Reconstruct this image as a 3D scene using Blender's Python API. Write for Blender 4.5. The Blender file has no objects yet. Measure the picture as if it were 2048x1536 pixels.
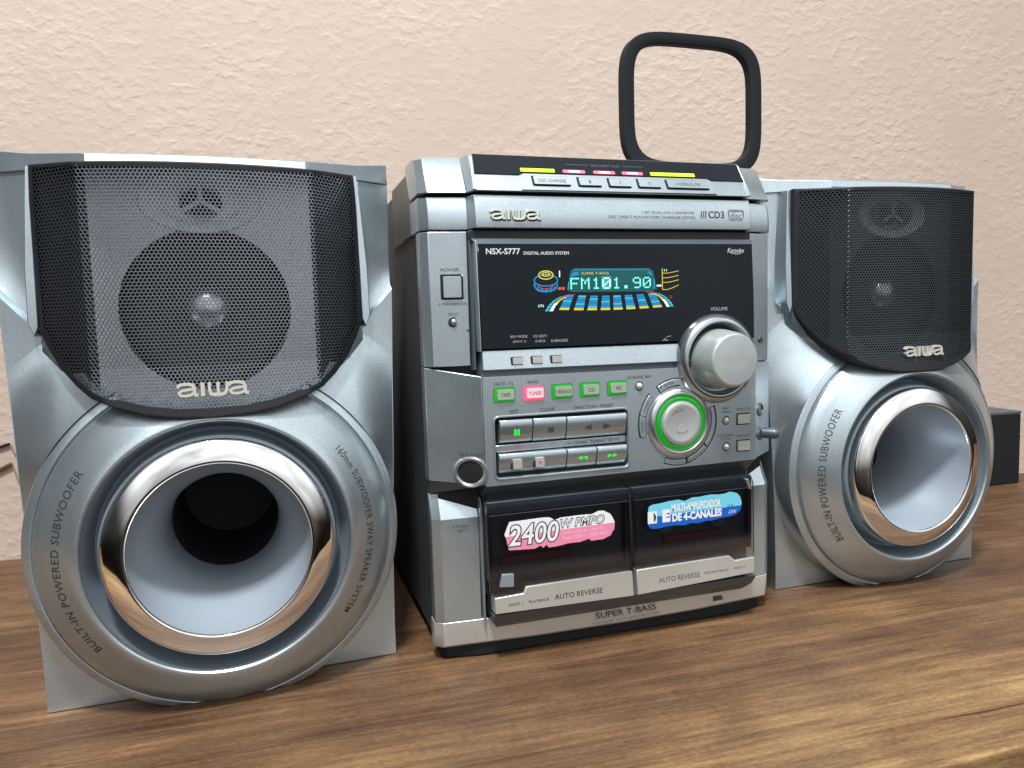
import bpy, math, random
from mathutils import Vector, Matrix, noise
from mathutils.geometry import delaunay_2d_cdt
random.seed(7)
PI = math.pi
MM = 0.001
scn = bpy.context.scene
col = scn.collection

# ------------------------------------------------------------------ camera
cam_d = bpy.data.cameras.new('camera')
cam = bpy.data.objects.new('camera', cam_d)
col.objects.link(cam)
CX, CY, CZ, YAW, PITCH, ROLL, FPX = -220.25, -472.96, 226.24, .3046, .0879, -.0296, 1495.13
fw = Vector((math.sin(YAW)*math.cos(PITCH), math.cos(YAW)*math.cos(PITCH), -math.sin(PITCH)))
r0 = Vector((math.cos(YAW), -math.sin(YAW), 0)); u0 = r0.cross(fw)
rt = r0*math.cos(ROLL) + u0*math.sin(ROLL); up = -r0*math.sin(ROLL) + u0*math.cos(ROLL)
rot = Matrix((rt, up, -fw)).transposed()
cam.matrix_world = Matrix.Translation(Vector((CX, CY, CZ))*MM) @ rot.to_4x4()
cam_d.sensor_width = 36; cam_d.sensor_fit = 'HORIZONTAL'
cam_d.lens = FPX/2048*36
cam_d.clip_start = 0.01; cam_d.clip_end = 100
scn.camera = cam

# ------------------------------------------------------------------ light
w = bpy.data.worlds.new('World'); scn.world = w; w.use_nodes = True
nt = w.node_tree; nt.nodes.clear()
wo = nt.nodes.new('ShaderNodeOutputWorld'); bg = nt.nodes.new('ShaderNodeBackground')
tc = nt.nodes.new('ShaderNodeTexCoord'); sx = nt.nodes.new('ShaderNodeSeparateXYZ')
rp = nt.nodes.new('ShaderNodeValToRGB'); mr = nt.nodes.new('ShaderNodeMapRange')
mr.inputs[1].default_value = -1; mr.inputs[2].default_value = 1
nt.links.new(tc.outputs['Generated'], sx.inputs[0]); nt.links.new(sx.outputs[2], mr.inputs[0])
nt.links.new(mr.outputs[0], rp.inputs[0])
# the room is brightest behind the photographer (-y) and dim to both sides
my = nt.nodes.new('ShaderNodeMapRange'); my.interpolation_type = 'SMOOTHSTEP'; my.inputs[1].default_value = -.62; my.inputs[2].default_value = -.96
my.inputs[3].default_value = .12; my.inputs[4].default_value = 1.7; 
mq = nt.nodes.new('ShaderNodeMath'); mq.operation = 'MULTIPLY_ADD'; mq.inputs[1].default_value = -.70
mx_ = nt.nodes.new('ShaderNodeMath'); mx_.operation = 'MULTIPLY_ADD'; mx_.inputs[1].default_value = -.15
nt.links.new(sx.outputs[0], mx_.inputs[0]); nt.links.new(sx.outputs[1], mx_.inputs[2])
nt.links.new(sx.outputs[2], mq.inputs[0]); nt.links.new(mx_.outputs[0], mq.inputs[2]); nt.links.new(mq.outputs[0], my.inputs[0])
vs_ = nt.nodes.new('ShaderNodeVectorMath'); vs_.operation = 'SCALE'; nt.links.new(rp.outputs[0], vs_.inputs[0]); nt.links.new(my.outputs[0], vs_.inputs['Scale'])
# soft large-scale unevenness, as furniture, curtains and walls of the room give
wn = nt.nodes.new('ShaderNodeTexNoise'); wn.inputs['Scale'].default_value = 2.3; wn.inputs['Detail'].default_value = 2.5; nt.links.new(tc.outputs['Generated'], wn.inputs['Vector'])
wr_ = nt.nodes.new('ShaderNodeMapRange'); wr_.inputs[1].default_value = .36; wr_.inputs[2].default_value = .62; wr_.inputs[3].default_value = .5; wr_.inputs[4].default_value = 1.2; nt.links.new(wn.outputs[0], wr_.inputs[0])
v2_ = nt.nodes.new('ShaderNodeVectorMath'); v2_.operation = 'SCALE'; nt.links.new(vs_.outputs[0], v2_.inputs[0]); nt.links.new(wr_.outputs[0], v2_.inputs['Scale'])
nt.links.new(v2_.outputs[0], bg.inputs[0]); nt.links.new(bg.outputs[0], wo.inputs[0])
els = rp.color_ramp.elements
els[0].position = 0.0; els[0].color = (.10, .085, .07, 1)
els[1].position = 1.0; els[1].color = (1.5, 1.56, 1.62, 1)
for p_, c_ in ((.42, (.14, .12, .105)), (.49, (.62, .63, .64)), (.66, (1.05, 1.09, 1.13))):
    e = els.new(p_); e.color = (*c_, 1)
bg.inputs[1].default_value = 0.68

def area(name, loc, target, sx_, sy_, power, color):
    l = bpy.data.lights.new(name, 'AREA'); l.shape = 'RECTANGLE'; l.size = sx_; l.size_y = sy_
    l.energy = power; l.color = color
    o = bpy.data.objects.new(name, l); col.objects.link(o); o.location = loc
    d = Vector(target) - Vector(loc); o.rotation_euler = d.to_track_quat('-Z', 'Y').to_euler()
    return o
area('ceiling_lamp', (-.45, -.85, 2.15), (0, 0.1, .15), .26, .26, 66, (.95, .985, 1.0))

scn.view_settings.view_transform = 'Standard'
scn.view_settings.look = 'None'
scn.view_settings.exposure = 0.0
scn.view_settings.gamma = 1.0

# ------------------------------------------------------------------ materials
def srgb(r, g, b):
    f = lambda c: (c/255/12.92) if c/255 <= .04045 else ((c/255+.055)/1.055)**2.4
    return (f(r), f(g), f(b))
def mat(name, color, metallic=0., rough=.5, var=0., vscale=300, bump=0., bscale=800, coat=0., emis=None, estr=0., spec=.5):
    m = bpy.data.materials.new(name); m.use_nodes = True
    n = m.node_tree; b = n.nodes['Principled BSDF']
    b.inputs['Base Color'].default_value = (*color, 1)
    b.inputs['Metallic'].default_value = metallic; b.inputs['Roughness'].default_value = rough
    b.inputs['Coat Weight'].default_value = coat; b.inputs['Coat Roughness'].default_value = .12
    b.inputs['Specular IOR Level'].default_value = spec
    if emis:
        b.inputs['Emission Color'].default_value = (*emis, 1); b.inputs['Emission Strength'].default_value = estr
    if var or bump:
        t = n.nodes.new('ShaderNodeTexCoord')
        if var:
            nz = n.nodes.new('ShaderNodeTexNoise'); nz.inputs['Scale'].default_value = vscale; nz.inputs['Detail'].default_value = 4
            nz2 = n.nodes.new('ShaderNodeTexNoise'); nz2.inputs['Scale'].default_value = 14; nz2.inputs['Detail'].default_value = 5
            n.links.new(t.outputs['Object'], nz.inputs['Vector']); n.links.new(t.outputs['Object'], nz2.inputs['Vector'])
            ad = n.nodes.new('ShaderNodeMath'); ad.operation = 'ADD'
            n.links.new(nz.outputs[0], ad.inputs[0]); n.links.new(nz2.outputs[0], ad.inputs[1])
            mp = n.nodes.new('ShaderNodeMapRange'); mp.inputs[1].default_value = .6; mp.inputs[2].default_value = 1.4
            mp.inputs[3].default_value = 1-var; mp.inputs[4].default_value = 1+var
            n.links.new(ad.outputs[0], mp.inputs[0])
            vm = n.nodes.new('ShaderNodeVectorMath'); vm.operation = 'SCALE'; vm.inputs[0].default_value = color
            n.links.new(mp.outputs[0], vm.inputs['Scale']); n.links.new(vm.outputs[0], b.inputs['Base Color'])
            mp2 = n.nodes.new('ShaderNodeMapRange'); mp2.inputs[1].default_value = .3; mp2.inputs[2].default_value = .7
            mp2.inputs[3].default_value = max(.02, rough-.06); mp2.inputs[4].default_value = min(1, rough+.06)
            n.links.new(nz2.outputs[0], mp2.inputs[0]); n.links.new(mp2.outputs[0], b.inputs['Roughness'])
        if bump:
            nb = n.nodes.new('ShaderNodeTexNoise'); nb.inputs['Scale'].default_value = bscale; nb.inputs['Detail'].default_value = 3
            bp = n.nodes.new('ShaderNodeBump'); bp.inputs['Strength'].default_value = bump; bp.inputs['Distance'].default_value = .0004
            n.links.new(t.outputs['Object'], nb.inputs['Vector']); n.links.new(nb.outputs[0], bp.inputs['Height'])
            n.links.new(bp.outputs[0], b.inputs['Normal'])
    return m
SILVER = mat('silver_paint', (.50, .57, .605), .84, .32, .17, 720, .08, 1200)
SILVER2 = mat('warm_silver_paint', (.64, .645, .61), .6, .36, .12, 1000, .06, 1200)
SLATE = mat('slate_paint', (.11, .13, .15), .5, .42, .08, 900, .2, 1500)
CASE = mat('case_paint', (.075, .083, .088), .25, .5, .1, 700, .4, 1200)
BLACK = mat('black_plastic', (.012, .013, .016), 0, .45, .15, 600)
GAP = mat('dark_gap', (.004, .0045, .006), 0, .7)
RUBBER = mat('matt_black', (.010, .0115, .014), 0, .62, .12, 500, spec=.25)
MESHM = mat('perforated_metal', (.30, .33, .36), .93, .20)
MESHD = mat('shaded_perforated_metal', (.085, .10, .108), .8, .36)  # same perforated metal, shade of the right grille put into its colour
GLOSS = mat('black_gloss', (.008, .0115, .016), 0, .12, spec=.2)
CHROME = mat('chrome', (.86, .85, .83), 1, .045, .04, 60)
TROUGH = mat('trough_paint', (.27, .32, .36), .5, .4, .08, 900)
HORN = mat('horn_paint', (.44, .50, .56), .35, .3, .07, 900)
DOME = mat('dome_foil', (.7, .72, .74), .9, .25)
PALE = mat('pale_panel', (.72, .75, .78), .2, .4, .05, 300)
CONE = mat('driver_cone', (.02, .02, .024), 0, .55, .1, 300)
WHITE_INK = mat('white_ink', (.75, .76, .75), 0, .5)
DARK_INK = mat('dark_ink', (.035, .04, .045), 0, .5)
GREY_INK = mat('grey_ink', (.10, .11, .12), 0, .5)
IVORY = mat('ivory_badge', (.72, .70, .60), .3, .3)
KNOB = mat('knob_satin', (.49, .53, .52), .45, .40, .12, 120)
def glow(name, c, s, base=None):
    return mat(name, base or tuple(min(1, x*.6) for x in c), 0, .35, emis=c, estr=s)
YEL = glow('yellow_green_lamp', (.68, .95, .03), 1.0)
RED = glow('red_lamp', (1., .16, .24), .95)
REDHOT = glow('pink_lamp_core', (1., .62, .72), 1.15)
GRN = mat('green_lamp', (.01, .22, .02), 0, .12, emis=(.01, .55, .03), estr=.34, coat=.5)
GRNCAP = mat('green_lit_cap', (.47, .54, .42), .45, .28, emis=(.18, .5, .12), estr=.05)
PINK = glow('pink_lamp', (1., .10, .22), .75)
PINKCAP = mat('pink_lit_cap', (.75, .55, .56), .2, .3, emis=(1, .35, .45), estr=.45)
VCY = glow('display_cyan', (.24, 1., .78), 1.1)
VTEAL = glow('display_teal', (.0, .62, .52), .75, (0, .02, .02))
VBG = glow('display_ground', (.0, .11, .115), .85, (.0, .01, .012))
VBL = glow('display_blue', (.01, .27, .62), .95, (0, .02, .05))
VBL2 = glow('display_light_blue', (.05, .55, .75), .95, (0, .02, .05))
VYE = glow('display_yellow', (.95, .80, .08), .8, (.05, .04, 0))
VRE = glow('display_red', (.95, .12, .10), .75, (.05, 0, 0))
VWH = glow('display_white', (.75, 1., .90), 1.1)
ICONG = glow('green_icon', (.02, .85, .08), .9, (0, .2, 0))
ST_W = mat('sticker_white', (.82, .83, .84), 0, .35)
ST_P = mat('sticker_pink', srgb(236, 140, 170), 0, .35)
ST_PL = mat('sticker_pale_pink', srgb(248, 196, 212), 0, .35)
ST_B = mat('sticker_blue', srgb(20, 95, 190), 0, .35)
ST_C = mat('sticker_cyan', srgb(120, 205, 225), 0, .35)
REDPR = mat('red_print', srgb(190, 120, 130), .2, .5)

# tinted pane of the cassette doors
PANE = bpy.data.materials.new('tinted_pane'); PANE.use_nodes = True
n = PANE.node_tree; n.nodes.clear()
o_ = n.nodes.new('ShaderNodeOutputMaterial'); mx = n.nodes.new('ShaderNodeMixShader')
tr = n.nodes.new('ShaderNodeBsdfTransparent'); tr.inputs[0].default_value = (.80, .80, .84, 1)
gl = n.nodes.new('ShaderNodeBsdfGlossy'); gl.inputs[0].default_value = (.9, .95, 1, 1); gl.inputs['Roughness'].default_value = .09
fr = n.nodes.new('ShaderNodeFresnel'); fr.inputs[0].default_value = 1.5
n.links.new(fr.outputs[0], mx.inputs[0]); n.links.new(tr.outputs[0], mx.inputs[1]); n.links.new(gl.outputs[0], mx.inputs[2])
n.links.new(mx.outputs[0], o_.inputs[0])

# painted stucco wall
def wall_material():
    m = bpy.data.materials.new('painted_stucco'); m.use_nodes = True
    n = m.node_tree; b = n.nodes['Principled BSDF']; b.inputs['Roughness'].default_value = .75
    t = n.nodes.new('ShaderNodeTexCoord')
    mpg = n.nodes.new('ShaderNodeMapping'); mpg.inputs['Scale'].default_value = (1, 1, 1.35)
    n.links.new(t.outputs['Object'], mpg.inputs[0])
    a = n.nodes.new('ShaderNodeTexNoise'); a.inputs['Scale'].default_value = 84; a.inputs['Detail'].default_value = 3.5; a.inputs['Roughness'].default_value = .5; a.inputs['Distortion'].default_value = .25
    c = n.nodes.new('ShaderNodeTexNoise'); c.inputs['Scale'].default_value = 7; c.inputs['Detail'].default_value = 3
    f = n.nodes.new('ShaderNodeTexNoise'); f.inputs['Scale'].default_value = 420; f.inputs['Detail'].default_value = 2
    for q in (a, c, f): n.links.new(mpg.outputs[0], q.inputs['Vector'])
    cr = n.nodes.new('ShaderNodeValToRGB'); cr.color_ramp.interpolation = 'EASE'; cr.color_ramp.elements[0].position = .38; cr.color_ramp.elements[1].position = .75
    n.links.new(a.outputs[0], cr.inputs[0])
    s = n.nodes.new('ShaderNodeMath'); s.operation = 'MULTIPLY_ADD'; s.inputs[1].default_value = .06
    n.links.new(f.outputs[0], s.inputs[0]); n.links.new(cr.outputs[0], s.inputs[2])
    # trowel marks stronger in some zones
    z = n.nodes.new('ShaderNodeMapRange'); z.inputs[1].default_value = .3; z.inputs[2].default_value = .7; z.inputs[3].default_value = .25; z.inputs[4].default_value = 1.0
    n.links.new(c.outputs[0], z.inputs[0])
    bp = n.nodes.new('ShaderNodeBump'); bp.inputs['Distance'].default_value = .0008
    n.links.new(z.outputs[0], bp.inputs['Strength']); n.links.new(s.outputs[0], bp.inputs['Height']); n.links.new(bp.outputs[0], b.inputs['Normal'])
    r = n.nodes.new('ShaderNodeValToRGB'); r.color_ramp.elements[0].color = (*srgb(186, 166, 151), 1); r.color_ramp.elements[1].color = (*srgb(204, 185, 170), 1)
    n.links.new(c.outputs[0], r.inputs[0]); n.links.new(r.outputs[0], b.inputs['Base Color'])
    return m

def wood_material():
    m = bpy.data.materials.new('brown_wood_laminate'); m.use_nodes = True
    n = m.node_tree; L = n.links.new; b = n.nodes['Principled BSDF']
    t = n.nodes.new('ShaderNodeTexCoord')
    mp = n.nodes.new('ShaderNodeMapping'); mp.inputs['Rotation'].default_value = (0, 0, math.radians(2)); L(t.outputs['Object'], mp.inputs[0])
    def nz(scale, stretch, detail=6, rough=.6, dist=0., off=0.):
        q = n.nodes.new('ShaderNodeMapping'); q.inputs['Scale'].default_value = (stretch, 1, 1); q.inputs['Location'].default_value = (off, off*.7, 0); L(mp.outputs[0], q.inputs[0])
        k = n.nodes.new('ShaderNodeTexNoise'); k.inputs['Scale'].default_value = scale; k.inputs['Detail'].default_value = detail
        k.inputs['Roughness'].default_value = rough; k.inputs['Distortion'].default_value = dist; L(q.outputs[0], k.inputs['Vector']); return k
    big = nz(15, .13, 5, .55, .5); fine = nz(90, .09, 7, .68, .3, 3.1); blotch = nz(22, .75, 4, .6, .3, 9.); lines = nz(52, .045, 3, .45, .5, 5.5)
    def math_(op, a, bb, c=None):
        k = n.nodes.new('ShaderNodeMath'); k.operation = op
        for i, v in enumerate((a, bb, c)):
            if v is None: continue
            if isinstance(v, (int, float)): k.inputs[i].default_value = v
            else: L(v, k.inputs[i])
        return k.outputs[0]
    xf = nz(330, .035, 4, .7, .1, 7.7); pore = nz(700, .35, 2, .5, 0., 4.4)
    s = math_('MULTIPLY', big.outputs[0], .30); s = math_('MULTIPLY_ADD', fine.outputs[0], .24, s); s = math_('MULTIPLY_ADD', blotch.outputs[0], .14, s)
    s = math_('MULTIPLY_ADD', xf.outputs[0], .20, s); s = math_('MULTIPLY_ADD', pore.outputs[0], .12, s)
    # boards paler near the front; shading at the back painted into the colour
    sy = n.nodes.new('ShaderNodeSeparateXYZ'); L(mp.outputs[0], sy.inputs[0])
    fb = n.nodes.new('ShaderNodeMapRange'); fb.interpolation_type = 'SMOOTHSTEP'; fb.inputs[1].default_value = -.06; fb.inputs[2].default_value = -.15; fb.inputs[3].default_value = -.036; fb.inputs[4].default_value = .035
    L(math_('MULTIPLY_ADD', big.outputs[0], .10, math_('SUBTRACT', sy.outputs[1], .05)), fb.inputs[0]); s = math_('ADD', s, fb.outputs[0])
    cr = n.nodes.new('ShaderNodeValToRGB'); e = cr.color_ramp.elements
    e[0].position = .385; e[0].color = (*srgb(66, 42, 26), 1); e[1].position = .625; e[1].color = (*srgb(176, 142, 94), 1)
    for p_, c_ in ((.445, (90, 64, 43)), (.50, (115, 84, 56)), (.555, (142, 110, 72))):
        q = e.new(p_); q.color = (*srgb(*c_), 1)
    L(s, cr.inputs[0])
    # thin dark grain lines
    ab = math_('ABSOLUTE', math_('SUBTRACT', lines.outputs[0], .5), 0)
    ln = n.nodes.new('ShaderNodeMapRange'); ln.inputs[1].default_value = 0; ln.inputs[2].default_value = .006; ln.inputs[3].default_value = 1; ln.inputs[4].default_value = 0; L(ab, ln.inputs[0])
    mask = n.nodes.new('ShaderNodeMapRange'); mask.inputs[1].default_value = .52; mask.inputs[2].default_value = .62; L(blotch.outputs[0], mask.inputs[0])
    lm = math_('MULTIPLY', ln.outputs[0], mask.outputs[0])
    # one long dark grain crack printed near the front edge
    sp = n.nodes.new('ShaderNodeSeparateXYZ'); L(t.outputs['Object'], sp.inputs[0])
    wob = nz(30, .5, 2, .5, 0, 1.)
    yy = math_('MULTIPLY_ADD', sp.outputs[0], -.045, -.1680)       # y of the crack along x
    yy = math_('MULTIPLY_ADD', math_('SUBTRACT', wob.outputs[0], .5), .006, yy)
    dist_ = math_('ABSOLUTE', math_('SUBTRACT', sp.outputs[1], yy), 0)
    c1 = n.nodes.new('ShaderNodeMapRange'); c1.inputs[1].default_value = .0003; c1.inputs[2].default_value = .0009; c1.inputs[3].default_value = 1; c1.inputs[4].default_value = 0; L(dist_, c1.inputs[0])
    c2 = n.nodes.new('ShaderNodeMapRange'); c2.inputs[1].default_value = -.01; c2.inputs[2].default_value = .03; L(sp.outputs[0], c2.inputs[0])
    crack = math_('MULTIPLY', c1.outputs[0], c2.outputs[0])
    dark = math_('MAXIMUM', math_('MULTIPLY', lm, .7), math_('MULTIPLY', crack, .9))
    mix = n.nodes.new('ShaderNodeMix'); mix.data_type = 'RGBA'; mix.inputs[7].default_value = (*srgb(52, 30, 18), 1)
    L(dark, mix.inputs[0]); L(cr.outputs[0], mix.inputs[6]); L(mix.outputs[2], b.inputs['Base Color'])
    rr = n.nodes.new('ShaderNodeMapRange'); rr.inputs[3].default_value = .42; rr.inputs[4].default_value = .6; L(fine.outputs[0], rr.inputs[0]); L(rr.outputs[0], b.inputs['Roughness'])
    bp = n.nodes.new('ShaderNodeBump'); bp.inputs['Strength'].default_value = .35; bp.inputs['Distance'].default_value = .0006
    hh = math_('SUBTRACT', fine.outputs[0], dark); L(hh, bp.inputs['Height']); L(bp.outputs[0], b.inputs['Normal'])
    return m
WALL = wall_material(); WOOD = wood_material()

# ------------------------------------------------------------------ mesh helpers (all in millimetres: x right, d = depth (negative to the camera), z up)
def inside(poly, x, z):
    c = False; n = len(poly); j = n-1
    for i in range(n):
        xi, zi = poly[i]; xj, zj = poly[j]
        if (zi > z) != (zj > z) and x < (xj-xi)*(z-zi)/(zj-zi)+xi: c = not c
        j = i
    return c
class MB:
    def __init__(s): s.v = []; s.f = []
    def add(s, vs, fs):
        k = len(s.v); s.v += [tuple(v) for v in vs]; s.f += [tuple(i+k for i in f) for f in fs]; return s
    def box(s, x0, x1, d0, d1, z0, z1):
        vs = [(x, y, z) for z in (z0, z1) for y in (d0, d1) for x in (x0, x1)]
        return s.add(vs, [(0, 2, 3, 1), (4, 5, 7, 6), (0, 1, 5, 4), (2, 6, 7, 3), (0, 4, 6, 2), (1, 3, 7, 5)])
    def loft(s, secs, cap=True, closed=True):
        n = len(secs[0]); vs = [p for q in secs for p in q]; fs = []
        for i in range(len(secs)-1):
            for j in range(n if closed else n-1):
                a = i*n+j; b = i*n+(j+1) % n; fs.append((a, b, b+n, a+n))
        if cap: fs.append(tuple(range(n))[::-1]); fs.append(tuple(range((len(secs)-1)*n, len(secs)*n)))
        return s.add(vs, fs)
    def plate(s, outer, d0, d1, holes=(), fn=None, inset=0.):
        """outline in (x, z), front at d0, back at d1, with real holes through it"""
        D = fn or (lambda x, z: 0)
        loops = [list(outer)] + [list(h) for h in holes]
        flat = [p for l in loops for p in l]; n = len(flat); ed = []; k = 0
        for l in loops:
            m = len(l); ed += [(k+i, k+(i+1) % m) for i in range(m)]; k += m
        cv, _, cf, ov, _, _ = delaunay_2d_cdt([Vector(p) for p in flat], ed, [], 1, 1e-5)
        back = {i: (o[0] if o else None) for i, o in enumerate(ov)}
        tris = []
        for f in cf:
            cx = sum(cv[i].x for i in f)/len(f); cz = sum(cv[i].y for i in f)/len(f)
            if any(inside(h, cx, cz) for h in loops[1:]) or not inside(loops[0], cx, cz): continue
            if any(back[i] is None for i in f): continue
            tris.append([back[i] for i in f])
        vs = [(x, d0+D(x, z), z) for x, z in flat] + [(x, d1, z) for x, z in flat]
        fs = [tuple(t) for t in tris] + [tuple(i+n for i in reversed(t)) for t in tris]
        k = 0
        for l in loops:
            m = len(l)
            for i in range(m): a = k+i; b = k+(i+1) % m; fs.append((a, b, b+n, a+n))
            k += m
        return s.add(vs, fs)
    def lathe(s, prof, cx, cz, n=96, a0=0, a1=2*PI, warp=None):
        full = abs(a1-a0-2*PI) < 1e-6; m = n if full else n+1
        vs = []
        for i in range(m):
            a = a0+(a1-a0)*i/n
            for r, d in prof:
                p = (cx+r*math.cos(a), d, cz+r*math.sin(a))
                vs.append(warp(p, r, d, a) if warp else p)
        k = len(prof); fs = []
        for i in range(n):
            j = (i+1) % m
            for q in range(k-1): fs.append((i*k+q, j*k+q, j*k+q+1, i*k+q+1))
        return s.add(vs, fs)
    def ribbon(s, pts, wd, d0, d1, closed=False):
        P = [Vector(p) for p in pts]; n = len(P); L_ = []; R_ = []
        for i, p in enumerate(P):
            a = P[i-1] if (i or closed) else p; b = P[(i+1) % n] if (i < n-1 or closed) else p
            t1 = (p-a); t2 = (b-p)
            if t1.length < 1e-9: t1 = t2
            if t2.length < 1e-9: t2 = t1
            t = (t1.normalized()+t2.normalized()); t.normalize(); q = Vector((-t.y, t.x))
            c = max(.5, q.dot(Vector((-t1.y, t1.x)).normalized()))
            wi = (wd[i] if isinstance(wd, (list, tuple)) else wd)/2/c
            L_.append(p+q*wi); R_.append(p-q*wi)
        vs = []
        for i in range(n): vs += [(L_[i].x, d0, L_[i].y), (R_[i].x, d0, R_[i].y), (R_[i].x, d1, R_[i].y), (L_[i].x, d1, L_[i].y)]
        fs = []
        for i in range(n if closed else n-1):
            j = (i+1) % n
            for q in range(4): fs.append((i*4+q, i*4+(q+1) % 4, j*4+(q+1) % 4, j*4+q))
        if not closed: fs += [(0, 1, 2, 3), tuple((n-1)*4+q for q in (3, 2, 1, 0))]
        return s.add(vs, fs)
    def build(s, name, m, parent=None, smooth=35, bevel=0., segs=2, fn=None, label=None):
        me = bpy.data.meshes.new(name)
        vs = s.v if fn is None else [fn(v) for v in s.v]
        me.from_pydata([(x*MM, y*MM, z*MM) for x, y, z in vs], [], s.f)
        me.validate(); 
        import bmesh
        bm = bmesh.new(); bm.from_mesh(me); bmesh.ops.remove_doubles(bm, verts=bm.verts, dist=2e-6)
        bmesh.ops.recalc_face_normals(bm, faces=bm.faces); bm.to_mesh(me); bm.free()
        me.materials.append(m)
        if smooth:
            me.shade_smooth(); me.set_sharp_from_angle(angle=math.radians(smooth))
        o = bpy.data.objects.new(name, me); col.objects.link(o); o.parent = parent
        if bevel:
            b = o.modifiers.new('bevel', 'BEVEL'); b.width = bevel*MM; b.segments = segs; b.limit_method = 'ANGLE'; b.angle_limit = math.radians(38)
            b.harden_normals = False
        if label: o['label'] = label
        return o

def drill(o, cuts):
    """bore round holes (x, z, radius, from depth, to depth) through a part"""
    for x, z, r, a, b in cuts:
        c = MB().loft([[(px, a, pz) for px, pz in circle(x, z, r, 96)], [(px, b, pz) for px, pz in circle(x, z, r, 96)]]).build('bore', GAP, None, smooth=0)
        m = o.modifiers.new('bore', 'BOOLEAN'); m.operation = 'DIFFERENCE'; m.object = c; m.solver = 'EXACT'
        par = o.parent; o.parent = None; bpy.context.view_layer.update()
        me = bpy.data.meshes.new_from_object(o.evaluated_get(bpy.context.evaluated_depsgraph_get()))
        o.modifiers.clear(); o.data = me; o.parent = par; bpy.data.objects.remove(c)
    o.data.shade_smooth(); o.data.set_sharp_from_angle(angle=math.radians(16))
    return o

def rect(x0, z0, x1, z1, r=0., n=5):
    if r <= 0: return [(x0, z0), (x1, z0), (x1, z1), (x0, z1)]
    o = []
    for cx, cz, a in ((x1-r, z0+r, -90), (x1-r, z1-r, 0), (x0+r, z1-r, 90), (x0+r, z0+r, 180)):
        for i in range(n+1):
            t = math.radians(a+90*i/n); o.append((cx+r*math.cos(t), cz+r*math.sin(t)))
    return o
def circle(cx, cz, r, n=32): return [(cx+r*math.cos(2*PI*i/n), cz+r*math.sin(2*PI*i/n)) for i in range(n)]
def arc_band(cx, cz, r0_, r1_, a0, a1, n=14):
    A = [math.radians(a0+(a1-a0)*i/n) for i in range(n+1)]
    return [(cx+r1_*math.cos(a), cz+r1_*math.sin(a)) for a in A] + [(cx+r0_*math.cos(a), cz+r0_*math.sin(a)) for a in A[::-1]]
def empty(name, loc, rz, label, cat, group=None):
    o = bpy.data.objects.new(name, None); col.objects.link(o); o.location = Vector(loc)*MM; o.rotation_euler = (0, 0, rz)
    o.empty_display_size = .05; o['label'] = label; o['category'] = cat
    if group: o['group'] = group
    return o

_cache = {}
def glyphs(s, bold=0., shear=0., res=3, space=1.):
    """flat text outline as (verts, faces) with unit bounding height"""
    k = (s, bold, shear, space)
    if k in _cache: return _cache[k]
    cu = bpy.data.curves.new('txt', 'FONT'); cu.body = s; cu.offset = bold; cu.shear = shear; cu.resolution_u = res; cu.space_character = space
    o = bpy.data.objects.new('txt', cu); col.objects.link(o)
    dg = bpy.context.evaluated_depsgraph_get(); me = o.evaluated_get(dg).to_mesh()
    V = [(v.co.x, v.co.y) for v in me.vertices]; F = [tuple(p.vertices) for p in me.polygons]
    o.evaluated_get(dg).to_mesh_clear(); bpy.data.objects.remove(o); bpy.data.curves.remove(cu)
    _cache[k] = (V, F); return V, F
def tbox(mb, s, x0, z0, x1, z1, d, bold=0., shear=0., slope=0., thick=0., fn=None, space=1.):
    """text fitted in a box on the front surface at depth d"""
    V, F = glyphs(s, bold, shear, 3, space)
    ax = min(v[0] for v in V); bx_ = max(v[0] for v in V); ay = min(v[1] for v in V); by = max(v[1] for v in V)
    vs = []
    for x, y in V:
        X = x0+(x-ax)/(bx_-ax)*(x1-x0); Z = z0+(y-ay)/max(1e-6, by-ay)*(z1-z0)+slope*(X-x0)
        vs.append((X, (fn(X, Z) if fn else d), Z))
    return mb.add(vs, F)
def text(s, x0, z0, x1, z1, d, m, parent, name='lettering', **k):
    mb = MB(); tbox(mb, s, x0, z0, x1, z1, d, **k); return mb.build(name, m, parent, smooth=0)

# the maker's rounded wordmark, built of strokes, unit height 1, width 3.75
def wordmark(mb, x0, z0, wd, ht, d0, d1, sw=.19):
    S = lambda pts: [(x0+x/3.75*wd, z0+y*ht) for x, y in pts]
    def a(ox):
        top = [(ox+.04, .70), (ox+.16, .86), (ox+.40, .91), (ox+.66, .90), (ox+.86, .80), (ox+.93, .62), (ox+.93, .34), (ox+.97, .12), (ox+1.12, .09)]
        bowl = [(ox+.93, .56), (ox+.60, .53), (ox+.28, .47), (ox+.12, .32), (ox+.22, .13), (ox+.50, .09), (ox+.76, .16), (ox+.92, .34)]
        mb.ribbon(S(top), sw*ht, d0, d1); mb.ribbon(S(bowl), sw*ht*.92, d0+.02, d1)
    a(0)
    mb.ribbon(S([(1.36, .96), (1.36, .02)]), sw*ht*1.3, d0, d1)
    mb.ribbon(S([(1.72, .95), (1.72, .40), (1.78, .14), (1.95, .08), (2.30, .08), (2.52, .14), (2.62, .40), (2.66, .95)]), sw*ht*1.02, d0, d1)
    mb.ribbon(S([(2.17, .95), (2.17, .10)]), sw*ht*1.02, d0+.02, d1)
    a(2.68)
    return mb

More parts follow.
